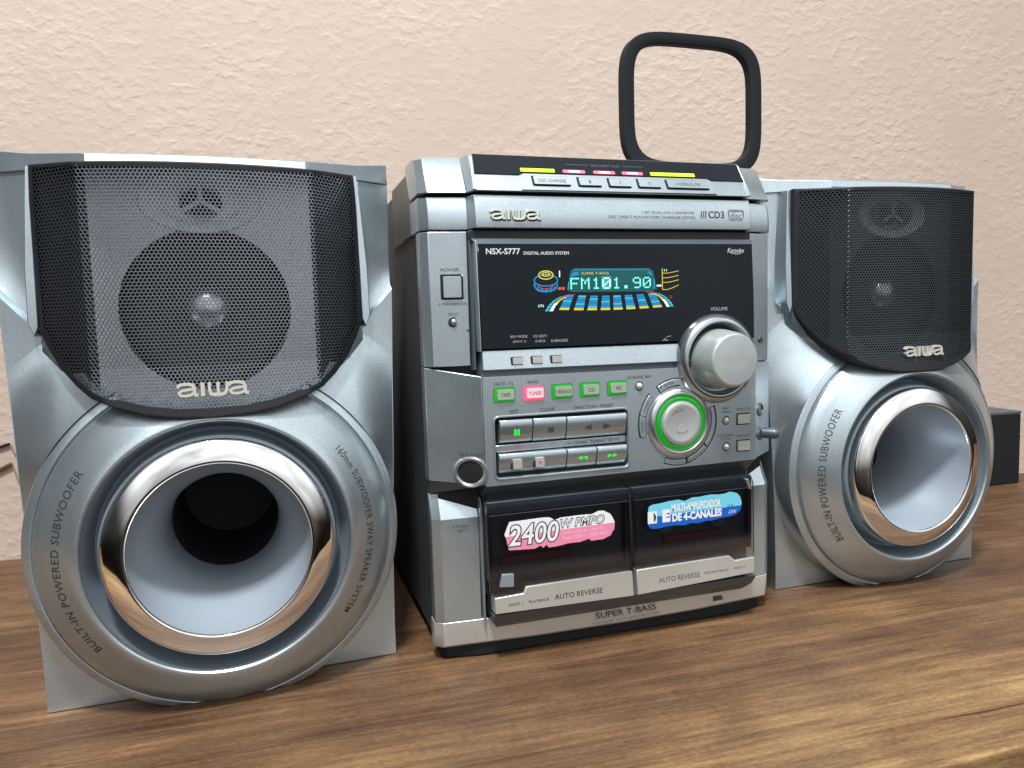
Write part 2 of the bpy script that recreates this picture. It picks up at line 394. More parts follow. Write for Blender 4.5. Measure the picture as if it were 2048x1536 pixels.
# ------------------------------------------------------------------ setting: wall and table
WY = -math.radians(5.53)
def wallpt(x): return 380.8 + (x+494.9)*(262.7-380.8)/(726.2+494.9)
wm = MB(); NX, NZ = 220, 110
import bmesh
x0w, x1w, z0w, z1w = -1050, 2000, -300, 1500
wall = MB().add([(x0w, wallpt(x0w), z0w), (x1w, wallpt(x1w), z0w), (x1w, wallpt(x1w), z1w), (x0w, wallpt(x0w), z1w)], [(0, 1, 2, 3)]).build('wall', WALL, None, smooth=0)
wall['kind'] = 'structure'

table = empty('table', (100, 0, 0), 0, 'long brown wood grain table top carrying the stereo and both speakers', 'table')
tb = MB()
yb = lambda x: wallpt(x)-1.0
out = [(-1040, -201), (1500, -201), (1500, yb(1500)), (-1040, yb(-1040))]
tb.add([(x-100, y, 0) for x, y in out]+[(x-100, y, -22) for x, y in out], [(0, 1, 2, 3), (7, 6, 5, 4), (0, 4, 5, 1), (1, 5, 6, 2), (2, 6, 7, 3), (3, 7, 4, 0)])
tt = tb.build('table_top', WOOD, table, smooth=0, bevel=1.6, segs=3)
MB().box(-1100, 1360, -195, -178, -120, -22.6).build('apron', WOOD, table, smooth=0)

# ------------------------------------------------------------------ loudspeakers
ZC = 99.0
def hw(z): return 104 + 8.5*min(1, max(0, (z-40)/190)) + 3.5*max(0, (z-235)/87)             # half width of the baffle at height z
def wing(x, z):                                                   # the upper side wings fall back
    ax = abs(x); e = 224+(ax-92)*1.15
    sh = 5*min(1, max(0, (z-140)/80.)) + 2*min(1, max(0, (ax-84)/26.))*min(1, max(0, (z-95)/95.))
    if z < e or ax < 86: return sh
    tt = min(1, (z-e)/(322-e)); k = min(1, (z-e)/3.)
    return sh*(1-k) + k*(10+1.5*tt) + 13.5*tt**.36*min(1, max(0, (ax-92)/22.))
def grd(x, z):                                                    # surface of the perforated grille
    ax = abs(x)
    if ax <= 62: d = -30-9*(1-(ax/62)**2)
    else: d = -30+27*(ax-62)/28.
    low = max(0., (205-z)/32.)
    return d - 3.0*low*(1 if ax < 62 else .3)
GO = [(-89, 319), (-90, 300), (-90.5, 260), (-90.5, 229), (-86, 218), (-79, 206), (-70, 196), (-62, 189.5), (-50, 184), (-36, 179.6), (-20, 177), (0, 176.0)]
GO = GO + [(-x, z) for x, z in GO[-2::-1]]
GO = GO + [(62, 316.6), (0, 316.4), (-62, 316.6)]
def shrink(poly, c, k): return [(c[0]+(x-c[0])*k, c[1]+(z-c[1])*k) for x, z in poly]

def make_speaker(name, label, loc, rz, shaded_grille):
    t = empty(name, loc, rz, label, 'speaker', 'pair of silver loudspeakers either side of the stereo')
    # cabinet
    drill(MB().box(-99, 99, 24, 250, 1.5, 322).build('cabinet', CASE, t, smooth=0), [(0, ZC, 40, 0, 130)])
    # baffle: front surface as a grid so that the wings can fall back
    mb = MB(); us = [-1, -.965, -.93, -.895, -.86, -.82, -.76, -.69, -.5, -.25, 0, .25, .5, .69, .76, .82, .86, .895, .93, .965, 1]
    zs = [.6, 20, 60, 95, 112, 126, 140, 160, 180, 200, 212, 223.9, 227.1, 232, 240, 252, 268, 285, 303, 322]
    wz = {212: .6, 223.9: 1, 227.1: 1, 232: 1, 240: .9, 252: .6, 268: .3}
    rows = []
    for z in zs:
        row = []
        for u in us:
            zz = z
            for _ in range(3): zz = z + wz.get(z, 0)*(max(86, abs(u*hw(zz)))-92)*1.15
            row.append((u*hw(zz), wing(u*hw(zz), zz), zz))
        rows.append(row)
    k = len(us); vs = [p for r_ in rows for p in r_]
    fs = [(i*k+j, i*k+j+1, (i+1)*k+j+1, (i+1)*k+j) for i in range(len(zs)-1) for j in range(k-1)]
    base = len(vs); nb = []
    per = [(0, j) for j in range(k)] + [(i, k-1) for i in range(1, len(zs))] + [(len(zs)-1, j) for j in range(k-2, -1, -1)] + [(i, 0) for i in range(len(zs)-2, 0, -1)]
    for (i, j) in per: x, d, z = rows[i][j]; vs.append((x*.985, 34, z))
    m_ = len(per)
    for q in range(m_):
        a = per[q]; b = per[(q+1) % m_]; fs.append((a[0]*k+a[1], base+q, base+(q+1) % m_, b[0]*k+b[1]))
    fs.append(tuple(base+q for q in range(m_)))
    mb.add(vs, fs)
    baf = drill(mb.build('baffle', SILVER, t, smooth=16), [(0, ZC, 71, -5, 40)])
    # top bar: middle bulges forward, both ends fall back
    sec = []
    for x, d, h in ((-116, 24.5, 333.2), (-93, 10.5, 329.6), (-62.5, -9.5, 326.8), (-60, -11, 326.6), (0, -12, 327.0), (60, -11, 326.6), (62.5, -9.5, 326.8), (93, 10.5, 329.6), (116, 24.5, 333.2)):
        if abs(x) <= 60: sec.append([(x, d, 320.4), (x, d+1.6, h-.6), (x, d+3.4, h), (x, 34.2, h), (x, 34.2, 320.4)])
        else: sec.append([(x, d, 319.2), (x, d+1.2, h-.6), (x, d+3, h), (x, 34.2, h), (x, 34.2, 319.2)])
    MB().loft(sec).build('top_bar', SILVER, t, smooth=14, bevel=.5)
    # fins beside the grille
    for sx_ in (-1, 1):
        f = MB(); q = [(88.5, 320), (92.2, 320), (94.0, 300), (96.2, 262), (96.6, 232), (93.6, 223.5), (91.4, 229), (91.2, 262), (89.8, 300)]
        f.plate([(sx_*x, z) for x, z in q], -3.5, 20, fn=lambda x, z: max(0, z-226)*.05)
        f.build('fin', SILVER, t, smooth=20, bevel=.5)
    # raised ring round the woofer opening: merges into the shoulders with a skirt
    GI_ = shrink(GO, (0, 250), .945)
    def flat(p, r, d, a): return (p[0], (max(p[1], 4) if inside(GI_, p[0], p[2]) else p[1]), max(p[2], .35))
    R = MB()
    R.lathe([(106, 15.5), (106, -16.6), (105.5, -18.0), (104.4, -18.9), (101, -20.3), (100.4, -20.2), (100.1, -19.0), (99.6, -19.0), (99.1, -21.6), (98.2, -23.0), (92, -27.6), (86, -31.8), (80, -36.0), (76, -38.6), (75.0, -38.9), (74.4, -38.8),
             (73.6, -38.0), (73.0, -35.2)], 0, ZC, 168, warp=flat)
    R.build('woofer_surround', SILVER, t, smooth=28)
    Sk = MB(); n = 110
    secs = []
    for i in range(n+1):
        ad = 5+170*i/n; a = math.radians(ad); c = abs(math.cos(a)); rmax = 152
        for _ in range(4): rmax = max(106.3, min(152, (hw(ZC+rmax*math.sin(a))-.5)/max(c, 1e-3)))
        f_ = min(1, min(ad-5, 175-ad)/26.); f_ = f_*f_*(3-2*f_); row = []
        for q in range(19):
            u = q/18; r_ = 105.9+(rmax-105.9)*u; xx, zz = r_*math.cos(a), ZC+r_*math.sin(a)
            tq = min(1, (r_-105.9)/46.); e_ = min(1, max(0, (hw(zz)-abs(xx))/26.)); e_ = e_*(2-e_)
            wv = wing(xx, zz); k_ = (1-tq)**1.5*e_*f_
            row.append((xx, 2.5 if inside(GI_, xx, zz) else min(wv-.1, -19.0*k_ + wv*(1-k_)-.1), zz))
        row.append((row[-1][0], 16, row[-1][2])); row.append((105.9*math.cos(a), 16, ZC+105.9*math.sin(a)))
        secs.append(row)
    Sk.loft(secs); Sk.build('shoulder', SILVER, t, smooth=40)
    # trough, chrome ring, horn
    MB().lathe([(73.0, -35.2), (72.2, -30), (70.5, -24), (68.5, -20.5), (66.6, -20), (65.8, -24), (65.6, -31), (64.8, -32.6), (63.2, -32.8)], 0, ZC, 128).build('trough', TROUGH, t, smooth=45)
    MB().lathe([(63.6, -32.0), (63.5, -38.4), (63.2, -39.6), (62.4, -40.4), (61, -41.1), (58, -42.3), (55, -43.3), (52, -44.1), (50.8, -44.2), (50.1, -43.7), (49.8, -42.6)], 0, ZC, 128).build('chrome_ring', CHROME, t, smooth=60)
    hn = MB().lathe([(49.9, -43.0), (49.2, -39), (47.6, -32), (44.8, -23.5), (41.2, -15), (38.4, -6.5), (36.2, 1.5), (34.8, 9), (34.1, 18), (33.8, 28), (33.6, 38)], 0, ZC, 96).build('horn', HORN, t, smooth=60)
    MB().lathe([(33.6, 37.5), (33.4, 60), (33.2, 90), (33, 126), (0.01, 126)], 0, ZC, 64).build('port_tube', mat('tube_paint', (.022, .024, .028), .1, .65), t, smooth=40)
    # drivers behind the grille
    bp = MB(); bp.plate(rect(-61, 178, 61, 318), -9.5, -2, holes=[circle(-1, 237, 48, 56), circle(-1, 300.5, 12, 30)]); 
    bp.build('driver_panel', SLATE if shaded_grille else PALE, t, smooth=0)  # right panel painted slate to stand in for shade behind its grille
    for sx_ in (-1, 1):
        MB().loft([[(sx_*61, -9.4, 180), (sx_*90, -.6, 222), (sx_*90, -.6, 320), (sx_*61, -9.4, 320)], [(sx_*61, -8, 180), (sx_*90, -.2, 222), (sx_*90, -.2, 320), (sx_*61, -8, 320)]]).build('side_panel', BLACK, t, smooth=0)
    md = MB().lathe([(48.4, -9), (46.5, -5), (44, -7), (41, -4), (38, -2.4), (20, -1.2), (13, -.4)], -1, 237, 64).build('midrange_driver', CONE, t, smooth=40)
    MB().lathe([(13.4, -.3), (12.4, -4), (9, -7.4), (4.5, -9.2), (.01, -9.8)], -1, 237, 40).build('dome', DOME, md, smooth=60)
    tw = MB().lathe([(34, -9.9), (33, -11.2), (26, -10.6), (18, -8.6), (13, -5.5), (12, -3)], -1, 300.5, 56, warp=lambda p, r, d, a: (p[0], p[1], 300.5+(p[2]-300.5)*.56)).build('tweeter_dish', PALE, t, smooth=50)
    MB().lathe([(12.2, -3), (9.5, -2.2), (9, -6), (5, -8.6), (.01, -9.4)], -1, 300.5, 40).build('tweeter_dome', CONE, tw, smooth=50)
    gd = MB()
    for a_ in (90, 210, 330): gd.ribbon([(-1, 300.5), (-1+11.5*math.cos(math.radians(a_)), 300.5+11.5*math.sin(math.radians(a_)))], 2.6, -11.6, -10.4)
    gd.build('tweeter_guard', PALE, tw, smooth=0)
    # perforated grille with real holes
    G = MB(); p = 2.2; row_h = p*math.sqrt(3)/2; Rh = p/math.sqrt(3); rh = Rh*(.74 if shaded_grille else .79)
    inner = shrink(GO, (0, 250), .98)
    vid = {}; V = []; F = []
    def vert(x, z, dd=0.):
        key = (round(x*50), round(z*50), dd)
        if key not in vid: vid[key] = len(V); V.append((x, grd(x, z)+dd, z))
        return vid[key]
    z = 173.; r_ = 0
    cell = []
    while z < 323:
        x = -92 + (p/2 if r_ % 2 else 0)
        while x < 93:
            if inside(inner, x, z): cell.append((x, z))
            x += p
        z += row_h; r_ += 1
    cs = [(math.cos(math.radians(30+60*i)), math.sin(math.radians(30+60*i))) for i in range(6)]
    for x, z in cell:
        O = [vert(x+Rh*c, z+Rh*s_) for c, s_ in cs]
        a = len(V); V += [(x+rh*c, grd(x+rh*c, z+rh*s_)-.04, z+rh*s_) for c, s_ in cs]
        b = len(V); V += [(x+rh*c*.96, grd(x+rh*c, z+rh*s_)+.55, z+rh*s_*.96) for c, s_ in cs]
        for i in range(6):
            j = (i+1) % 6
            F.append((O[i], O[j], a+j, a+i)); F.append((a+i, a+j, b+j, b+i))
    me = bpy.data.meshes.new('grille'); me.from_pydata([(x*MM, y*MM, z_*MM) for x, y, z_ in V], [], F); me.materials.append(MESHM if not shaded_grille else MESHD)
    gr = bpy.data.objects.new('grille', me); col.objects.link(gr); gr.parent = t
    # black rim following the edge of the grille back to the baffle
    rim = MB(); loop = []
    for i in range(len(GO)):
        a, b = Vector(GO[i]), Vector(GO[(i+1) % len(GO)]); m2 = max(1, int((b-a).length/4))
        for q in range(m2): loop.append(a.lerp(b, q/m2))
    c = Vector((0, 250)); sec = []
    for v in loop + [loop[0]]:
        o2 = v + (v-c).normalized()*1.0; i2 = v - (v-c).normalized()*(4.4 if v.y < 185 else 2.6)
        g0 = grd(v.x, v.y)
        sec.append([(i2.x, grd(i2.x, i2.y)-.25, i2.y), (v.x, g0-.4, v.y), (o2.x, g0+.8, o2.y), (o2.x, 17, o2.y)])
    rim.loft(sec, cap=False, closed=False); rim.build('grille_rim', BLACK, gr, smooth=50)
    # silver collar sloping from the lower sides of the grille to the baffle
    for sg in (-1, 1):
        seq = [p_ for p_ in GO if p_[0]*sg < -44 and p_[1] < 240]; seq = sorted(set(seq), key=lambda q_: -q_[1]); sec = []
        pts_ = []
        for a_, b_ in zip(seq, seq[1:]):
            for q_ in range(3): pts_.append(Vector(a_).lerp(Vector(b_), q_/3))
        pts_.append(Vector(seq[-1]))
        for i_, v in enumerate(pts_):
            tn = (pts_[min(i_+1, len(pts_)-1)]-pts_[max(i_-1, 0)]).normalized(); nn = Vector((-tn.y, tn.x))
            if nn.dot(v-c) < 0: nn = -nn
            g0 = grd(v.x, v.y); k_ = min(1, i_/3)
            o1 = v+nn*.7; o2 = v+nn*(1.6+5.5*k_)
            sec.append([(o1.x, min(g0*.55, -3), o1.y), (o2.x, wing(o2.x, o2.y)-.3, o2.y), (o2.x, 16, o2.y), (o1.x, 16, o1.y)])
        MB().loft(sec).build('grille_collar', SILVER, t, smooth=40)
    # badge
    bd = MB(); wordmark(bd, -18.0, 187.5, 37.5, 8.0, grd(0, 189)-2.2, grd(0, 189)+.6, .2); bd.build('badge', IVORY, t, smooth=30, label='raised pale maker badge on the grille')
    # curved lettering on the surround
    def ringd(r_):
        pr = [(99.1, -21.6), (98.2, -23.0), (92, -27.6), (86, -31.8), (80, -36.0), (76, -38.6)]
        for i in range(len(pr)-1):
            if pr[i][0] >= r_ >= pr[i+1][0]:
                u = (pr[i][0]-r_)/(pr[i][0]-pr[i+1][0]); return pr[i][1]+(pr[i+1][1]-pr[i][1])*u
        return -38
    def arc_text(s, rb, h, a_start, a_end, nm='lettering'):
        V2, F2 = glyphs(s, .006, 0, 3, 1.12)
        ax = min(v[0] for v in V2); bx_ = max(v[0] for v in V2); by = max(v[1] for v in V2); ay = min(v[1] for v in V2)
        vs = []
        for x, y in V2:
            a = math.radians(a_start+(x-ax)/(bx_-ax)*(a_end-a_start)); rr = rb+(y-ay)/(by-ay)*h
            vs.append((rr*math.cos(a), ringd(rr)-.16, ZC+rr*math.sin(a)))
        MB().add(vs, F2).build(nm, DARK_INK, t, smooth=0)
    arc_text('BUILT-IN POWERED SUBWOOFER', 84.0, 4.6, 218, 144.5)
    if not shaded_grille: arc_text('160mm SUBWOOFER 3WAY SPEAKER SYSTEM', 84.2, 4.2, 37, -37)
    return t
spL = make_speaker('loudspeaker', 'large silver loudspeaker nearest the camera, its perforated grille lit so the round driver shows', (-257.04, 20.52, 0), .0238, False)
spR = make_speaker('loudspeaker', 'silver loudspeaker beside the black box, its grille painted as shaded, right of the stereo', (259.74, 27.21, 0), .0071, True)

# ------------------------------------------------------------------ the stereo
S = empty('stereo_system', (0, 0, 0), 0, 'silver mini hi-fi unit with lit display, volume knob and two cassette doors', 'stereo')
def P(outer, d0, d1, name, m, holes=(), bevel=.35, smooth=30, fn=None, parent=S, label=None):
    return MB().plate(outer, d0, d1, holes=holes, fn=fn).build(name, m, parent, smooth=smooth, bevel=bevel, label=label)
def topview(prof, z0, z1, name, m, bevel=.5, parent=S, zs=None, fn=None):
    secs = [[(x, d, z) for x, d in prof] for z in (z0, z1)]
    return MB().loft(secs).build(name, m, parent, smooth=25, bevel=bevel, fn=fn)
# cabinet behind the fascia
topview([(-126, 12), (126, 12), (126, 300), (-126, 300)], 7, 324, 'cabinet', CASE, 2)
topview([(-127.5, 30), (127.5, 30), (127.5, 120), (-127.5, 120)], 283, 328, 'top_cover', SLATE, 1.5)
topview([(-124, 12), (-124, 3), (-96, -3), (-95, -12), (99, -12), (101, -3), (124, 3), (124, 12)], 31, 305, 'inner_frame', GAP, 0)
topview([(-124, 12), (-124, 3), (-96, -1), (99, -1), (124, 3), (124, 12)], 10, 31, 'inner_frame', GAP, 0)
topview([(-125, 6), (-122, 3), (-98, -2), (98, -3), (121, 2), (123, 6), (123, 60), (-125, 60)], 0, 10.5, 'plinth', RUBBER, 1.5)
# ---- top strip, leaning back
FP = [(-130, 30), (-130, 1), (-125, -5), (-100.5, -8), (-98, -18.5), (101, -18.5), (104, -8), (125, -5), (130, 1), (130, 30)]
def lean(z): return 13.5*(z-305.6)/(329-305.6)
def toppt(p):
    x, d, z = p
    return (x, d+lean(z), z)
mb = MB().loft([[(x, d, 305.6) for x, d in FP], [(x, d, 329.0) for x, d in FP], [(x*.995, d+1.6 if d < 10 else d, 331.0) for x, d in FP]])
mb.build('top_fascia', SILVER, S, smooth=25, bevel=.5, fn=toppt)
def slant(x, z, off=0.): return -18.5+lean(z)-off
def SP(outer, off, back, name, m, bevel=.25, parent=S):       # a plate lying on the leaning top strip
    k = MB().plate(outer, -18.5-off, -18.5+back); return k.build(name, m, parent, smooth=25, bevel=bevel, fn=lambda v: (v[0], v[1]+lean(v[2]), v[2]))
gp = SP([(-96, 317.0), (-66.5, 317.0), (-63.5, 318.6), (70, 318.6), (73, 317.0), (99.5, 317.0), (98.0, 330.2), (-95, 330.6)], .7, 1.5, 'gloss_strip', GLOSS, .2)
tab = SP([(-67, 306.5), (74, 306.5), (73, 316.2), (70, 317.9), (-63.5, 317.9), (-66, 316.2)], 1.1, 1.5, 'button_tab', SILVER, .3)
for (a, b_, lab) in ((-58.5, -33.6, 'DISC CHANGE'), (-27.4, -11.9, '1'), (-5.9, 9.6, '2'), (15.4, 31.4, '3'), (36.9, 68.5, '\u2261 OPEN/CLOSE')):
    g = SP(rect(a-.7, 309.4, b_+.5, 316.4, .6), 1.25, 1, 'button_gap', GAP, 0)
    bt = SP(rect(a+.4, 310.5, b_-.1, 316.0, .5), 2.6, 1, 'disc_button' if len(lab) == 1 else 'wide_button', SILVER, .35)
    hwid = min(9.5, len(lab)*.95) if len(lab) > 1 else .7; cx_ = (a+b_)/2
    l_ = MB(); tbox(l_, lab, cx_-hwid, 312.0, cx_+hwid, 314.2, -18.5-2.72); l_.build('lettering', GREY_INK, bt, smooth=0, fn=lambda v: (v[0], v[1]+lean(v[2]), v[2]))
SP(rect(-65.2, 319.2, -42.0, 321.6, .3), 1.3, 1, 'green_light_bar', YEL, .2)
SP(rect(27.3, 319.2, 60.9, 321.6, .3), 1.3, 1, 'green_light_bar', YEL, .2)
for a, b_ in ((-36.2, -20.5), (-14.6, 1), (6.1, 21.5)):
    rb = SP(rect(a, 319.2, b_, 321.4, .9), 1.2, 1, 'red_light_bar', RED, .2)
    SP(rect(a+3.5, 319.6, b_-3.5, 321.0, .5), 1.35, 1, 'hot_spot', REDHOT, 0, rb)
l_ = MB(); tbox(l_, 'DISC DIRECT PLAY', -15, 324.4, 6, 326.0, -19.3)
l_.ribbon([(-33, 325.3), (-17, 325.3)], .3, -19.32, -19.25); l_.ribbon([(8, 325.3), (23, 325.3)], .3, -19.32, -19.25)
l_.build('lettering', GREY_INK, gp, smooth=0, fn=lambda v: (v[0], v[1]+lean(v[2]), v[2]))
# edge trims beside the gloss strip
SP([(-98.6, 306.2), (-96.6, 306.2), (-95.6, 329.0), (-97.4, 329.0)], .9, 1.5, 'edge_trim', SILVER, .3)
SP([(99.6, 306.2), (101.4, 306.2), (99.8, 329.0), (98.4, 329.0)], .9, 1.5, 'edge_trim', SILVER, .3)
# ---- disc tray band
mb = MB().loft([[(x, d+(1.3*q*q+1.3*q if d < 10 else 0), 293.1+q*10.3) for x, d in FP] for q in (-1, -.8, -.5, -.2, .1, .4, .7, .9, 1)])
tray = mb.build('disc_tray_front', SILVER, S, smooth=30, bevel=.4)
bandfn = lambda x, z, o=.12: -18.5+1.3*((z-293.1)/10.3)**2+1.3*((z-293.1)/10.3)-o
mb = MB(); wordmark(mb, -88.6, 287.6, 32.4, 6.6, -20.4, -18.0, .2); mb.build('badge', IVORY, tray, smooth=30, bevel=.12)
mb = MB(); wordmark(mb, -88.0, 286.9, 32.6, 6.7, -18.95, -18.0, .24); mb.build('badge_shadow', GAP, tray, smooth=0)  # shadow of the badge, built as a dark offset copy
def btext(s, x0, z0, x1, z1, m=GREY_INK, **k):
    q = MB(); tbox(q, s, x0, z0, x1, z1, 0, fn=bandfn, **k); q.build('lettering', m, tray, smooth=0)
btext('1 BIT DUAL D/A CONVERTER', 16.8, 292.9, 56.3, 294.6)
btext('DISC DIRECT PLAY/ROTARY CHANGER SYSTEM', -7.9, 289.6, 56.5, 291.4)
btext('CD3', 67, 290.3, 79.5, 295.2, DARK_INK, bold=.02)
btext('///', 60.6, 290.3, 66, 295.2, DARK_INK, bold=.03)
btext('disc', 84.4, 290.4, 93.6, 294.4)
btext('COMPACT', 84.4, 294.7, 93.6, 295.7); btext('DIGITAL AUDIO', 84.0, 288.6, 94.2, 289.6)
q = MB(); q.ribbon(rect(83.2, 289.9, 94.8, 296.2, 1), .25, -18.95, -18.5, closed=True); q.build('disc_emblem_frame', GREY_INK, tray, smooth=0)
# ---- window section (z 196 .. 281.5)
sideL = [(-130, 12), (-130, 1), (-125.5, -4.5), (-101.3, -8), (-101.3, 12)]
pb = MB()
topview(sideL, 196.6, 281.6, 'left_fascia', SILVER)
topview([(104.6, 12), (104.6, -8), (125, -4.5), (129, 1), (129, 12)], 190, 281.6, 'right_fascia', SILVER)
fd = lambda x: -4.5+(x+125.5)*(-3.5/24.2)           # depth of the left fascia
def fl(outer, off, back, name, m, bevel=.25, parent=S): return MB().plate(outer, -off, back).build(name, m, parent, smooth=25, bevel=bevel, fn=lambda v: (v[0], v[1]+fd(v[0]), v[2]))
pf = fl(rect(-118.8, 239.0, -104.4, 255.0, .8), .12, .5, 'power_button_gap', GAP, 0)
fl([(-105.9, 254.6), (-104.2, 254.6), (-103.2, 252.8), (-103.2, 241), (-104.6, 239.3), (-104.6, 241), (-104.6, 252.6)], .35, .5, 'button_lip', SILVER)
fl(rect(-117.3, 240.3, -106.2, 253.6, .6), 2.2, .5, 'power_button', SILVER, .6)
def ftext(s, x0, z0, x1, z1, **k):
    q = MB(); tbox(q, s, x0, z0, x1, z1, 0, fn=lambda x, z: fd(x)-.14, **k); q.build('lettering', DARK_INK, S, smooth=0)
ftext('POWER', -118.5, 256.7, -106.5, 258.7); ftext('\u00f4 STANDBY/ON', -120.6, 235.4, -102.6, 237.0); ftext('ECO', -114.2, 228.9, -108.6, 230.6)
MB().lathe([(3.5, .8), (3.5, -.1), (3.0, -.3), (2.9, .8)], -111.4, 224.8, 32).build('eco_button_ring', SLATE, S, fn=lambda v: (v[0], v[1]+fd(-111), v[2]))
MB().lathe([(2.9, 0), (2.7, -.15), (.01, -.15)], -111.4, 224.8, 32).build('eco_button_gap', GAP, S, fn=lambda v: (v[0], v[1]+fd(-111), v[2]))
MB().lathe([(2.1, .0), (2.0, -1.2), (1.4, -1.9), (.6, -2.2), (.01, -2.25)], -111.4, 224.8, 32).build('eco_button', SILVER, S, smooth=60, fn=lambda v: (v[0], v[1]+fd(-111), v[2]))
MB().lathe([(.7, .2), (.6, -.3), (.01, -.35)], -101.9+.0, 219.2, 16).build('sensor_dot', DARK_INK, S, fn=lambda v: (v[0]-.6, v[1]-8, v[2]))
MB().lathe([(2.2, .3), (2.2, -.5), (1.7, -.8), (1.5, -.3)], 117.4, 205.4, 28).build('indicator_ring', SLATE, S, fn=lambda v: (v[0], v[1]-5.9, v[2]))
MB().lathe([(1.5, 0), (1.0, -1.0), (.01, -1.3)], 117.4, 205.4, 24).build('indicator_lamp', mat('dark_lamp', (.12, .05, .06), .2, .2), S, smooth=60, fn=lambda v: (v[0], v[1]-5.9, v[2]))
# frame and glass of the display
P([(-100.6, 194), (-98.6, 194), (-98.6, 281), (-101, 281)], -12, 0, 'frame_edge', SLATE)
P([(-98.2, 205.6), (-97.2, 205.6), (-98.2, 274.6), (-99.2, 274.6)], -20.6, -8, 'frame_edge', SILVER)
P([(-101, 276.2), (103.5, 276.2), (104, 281.8), (-101, 281.8)], -13.5, -5, 'window_shade', BLACK)
P([(-98.6, 272.4), (101.6, 272.4), (103.2, 276.4), (-100.5, 276.4)], -19.5, -5, 'window_shade', SLATE, fn=lambda x, z: (z-272.4)*.9)
glass = P([(-97.0, 207.2), (102.8, 207.2), (102.4, 240), (101.0, 272.8), (-98.0, 272.8)], -19.9, -10, 'display_window', GLOSS, bevel=.5)
DG = -20.06
def gt(s, x0, z0, x1, z1, m=WHITE_INK, d=DG, **k): return text(s, x0, z0, x1, z1, d, m, glass, **k)
gt('NSX-S777', -92.3, 266.2, -69.9, 270.0, bold=.018)
gt('DIGITAL AUDIO SYSTEM', -67.6, 265.9, -36.9, 267.9, bold=.014)
gt('Karaoke', 81.0, 266.9, 94.2, 270.0, shear=.3)
q = MB(); q.ribbon([(84, 266.6), (88, 265.9), (92, 266.4)], .3, DG, DG+.1); q.build('emblem_swoosh', WHITE_INK, glass, smooth=0)
GI = mat('pale_grey_ink', (.42, .45, .47), 0, .5)
gt('REV MODE', -77.8, 213.6, -66.6, 215.2, GI); gt('(DECK 2)', -76.4, 210.3, -67.5, 211.9, GI)
gt('CD EDIT/', -62.7, 213.4, -53.2, 215.0, GI); gt('CHECK', -61.5, 210.3, -54.3, 211.8, GI); gt('KARAOKE', -50.4, 210.0, -38.9, 211.8, GI)
gt('VOLUME', 67.4, 227.3, 80.8, 229.6, GI)
q = MB(); q.ribbon([(30, 207.9), (33.2, 210.3), (31.6, 208.2), (34.4, 208.2)], .35, DG, DG+.1); q.ribbon([(33.6, 210.6), (36.6, 211.0)], .35, DG, DG+.1); q.build('emblem_mark', GI, glass, smooth=0)
# fluorescent display, all drawn as thin lit segments
def seg(polys, m, name, d=DG):
    q = MB()
    for pl in polys: q.plate(pl, d, d+.12)
    return q.build(name, m, glass, smooth=0)
disp = seg([[(-38.6, 243.0), (-36.2, 255.4), (-33.6, 257.2), (20.5, 256.9), (23.6, 255.0), (26.4, 242.6), (22, 241.4), (-35, 241.8)]], VBG, 'display_ground', DG+.05)
seg([[(-35.0, 255.3), (-32.4, 256.5), (20.2, 256.2), (22.4, 254.6), (22.9, 254.2), (20.4, 255.6), (-32.0, 255.9)], [(-35.8, 251.6), (-34.9, 254.2), (-31.2, 255.2), (-29.8, 253.2)], [(18.4, 254.6), (22.0, 254.4), (23.2, 251.4), (20.6, 252.8)]], VBL, 'display_outline')
for pl_ in ([(-38.2, 243.4), (-37.7, 243.4), (-37.1, 248.4), (-37.6, 248.4)], [(24.0, 243.4), (24.5, 243.4), (24.1, 250), (23.7, 250)]): seg([pl_], VBL2, 'display_bracket')
text('SUPER T-BASS', -28.4, 253.0, -9.0, 254.6, DG-.02, VYE, glass)
# digits of the frequency, dotted 5x7 matrix
FONT = {'F': ['11111', '1', '1', '1111', '1', '1', '1'], 'M': ['10001', '11011', '10101', '10101', '10001', '10001', '10001'], '1': ['001', '011', '001', '001', '001', '001', '0111'], '0': ['01110', '10001', '10011', '10101', '11001', '10001', '01110'],
        '9': ['01110', '10001', '10001', '01111', '00001', '00001', '0111'], '.': ['', '', '', '', '', '011', '011']}
X0 = {0: -36.2, 1: -28.8, 2: -21.0, 3: -13.6, 4: -6.4, 5: 1.0, 6: 8.4, 7: 15.8}
hotdig = []
for i, ch in enumerate('FM101.90'):
    polys = []
    for r_, line in enumerate(FONT[ch]):
        for c_, b_ in enumerate(line):
            if b_ == '1':
                x = X0[i]+c_*1.24; z = 250.5-r_*1.06
                polys.append(rect(x, z-.44, x+.92, z+.44))
    seg(polys, VCY if i != 3 else VWH, 'digit', DG-.02)
seg([[(-14.3, 243.2), (-7.4, 243.2), (-7.0, 247), (-7.4, 251.8), (-14.2, 251.8), (-14.6, 247)]], VTEAL, 'digit_halo', DG+.02)
seg([rect(26.2, 244.6, 29.6, 245.6)], VWH, 'display_dash')
seg([rect(-43.9, 251.6, -43.3, 255.6)], VWH, 'display_digit')
seg([rect(-45.0, 243.4, -42.8, 245.2, .4), rect(-42.4, 243.4, -40.2, 245.2, .4)], VRE, 'display_red_mark')
def ell(cx, cz, rx, rz, a0=0, a1=360, n=28): return [(cx+rx*math.cos(math.radians(a0+(a1-a0)*i/n)), cz+rz*math.sin(math.radians(a0+(a1-a0)*i/n))) for i in range(n+1)]
q = MB(); q.ribbon(ell(-53.0, 249.6, 8.0, 3.6), .8, DG, DG+.1); q.ribbon(ell(-53.2, 246.8, 7.9, 3.8, 170, 370), .8, DG, DG+.1); q.ribbon(ell(-53.4, 244.8, 6.6, 2.4, 190, 350), .7, DG, DG+.1)
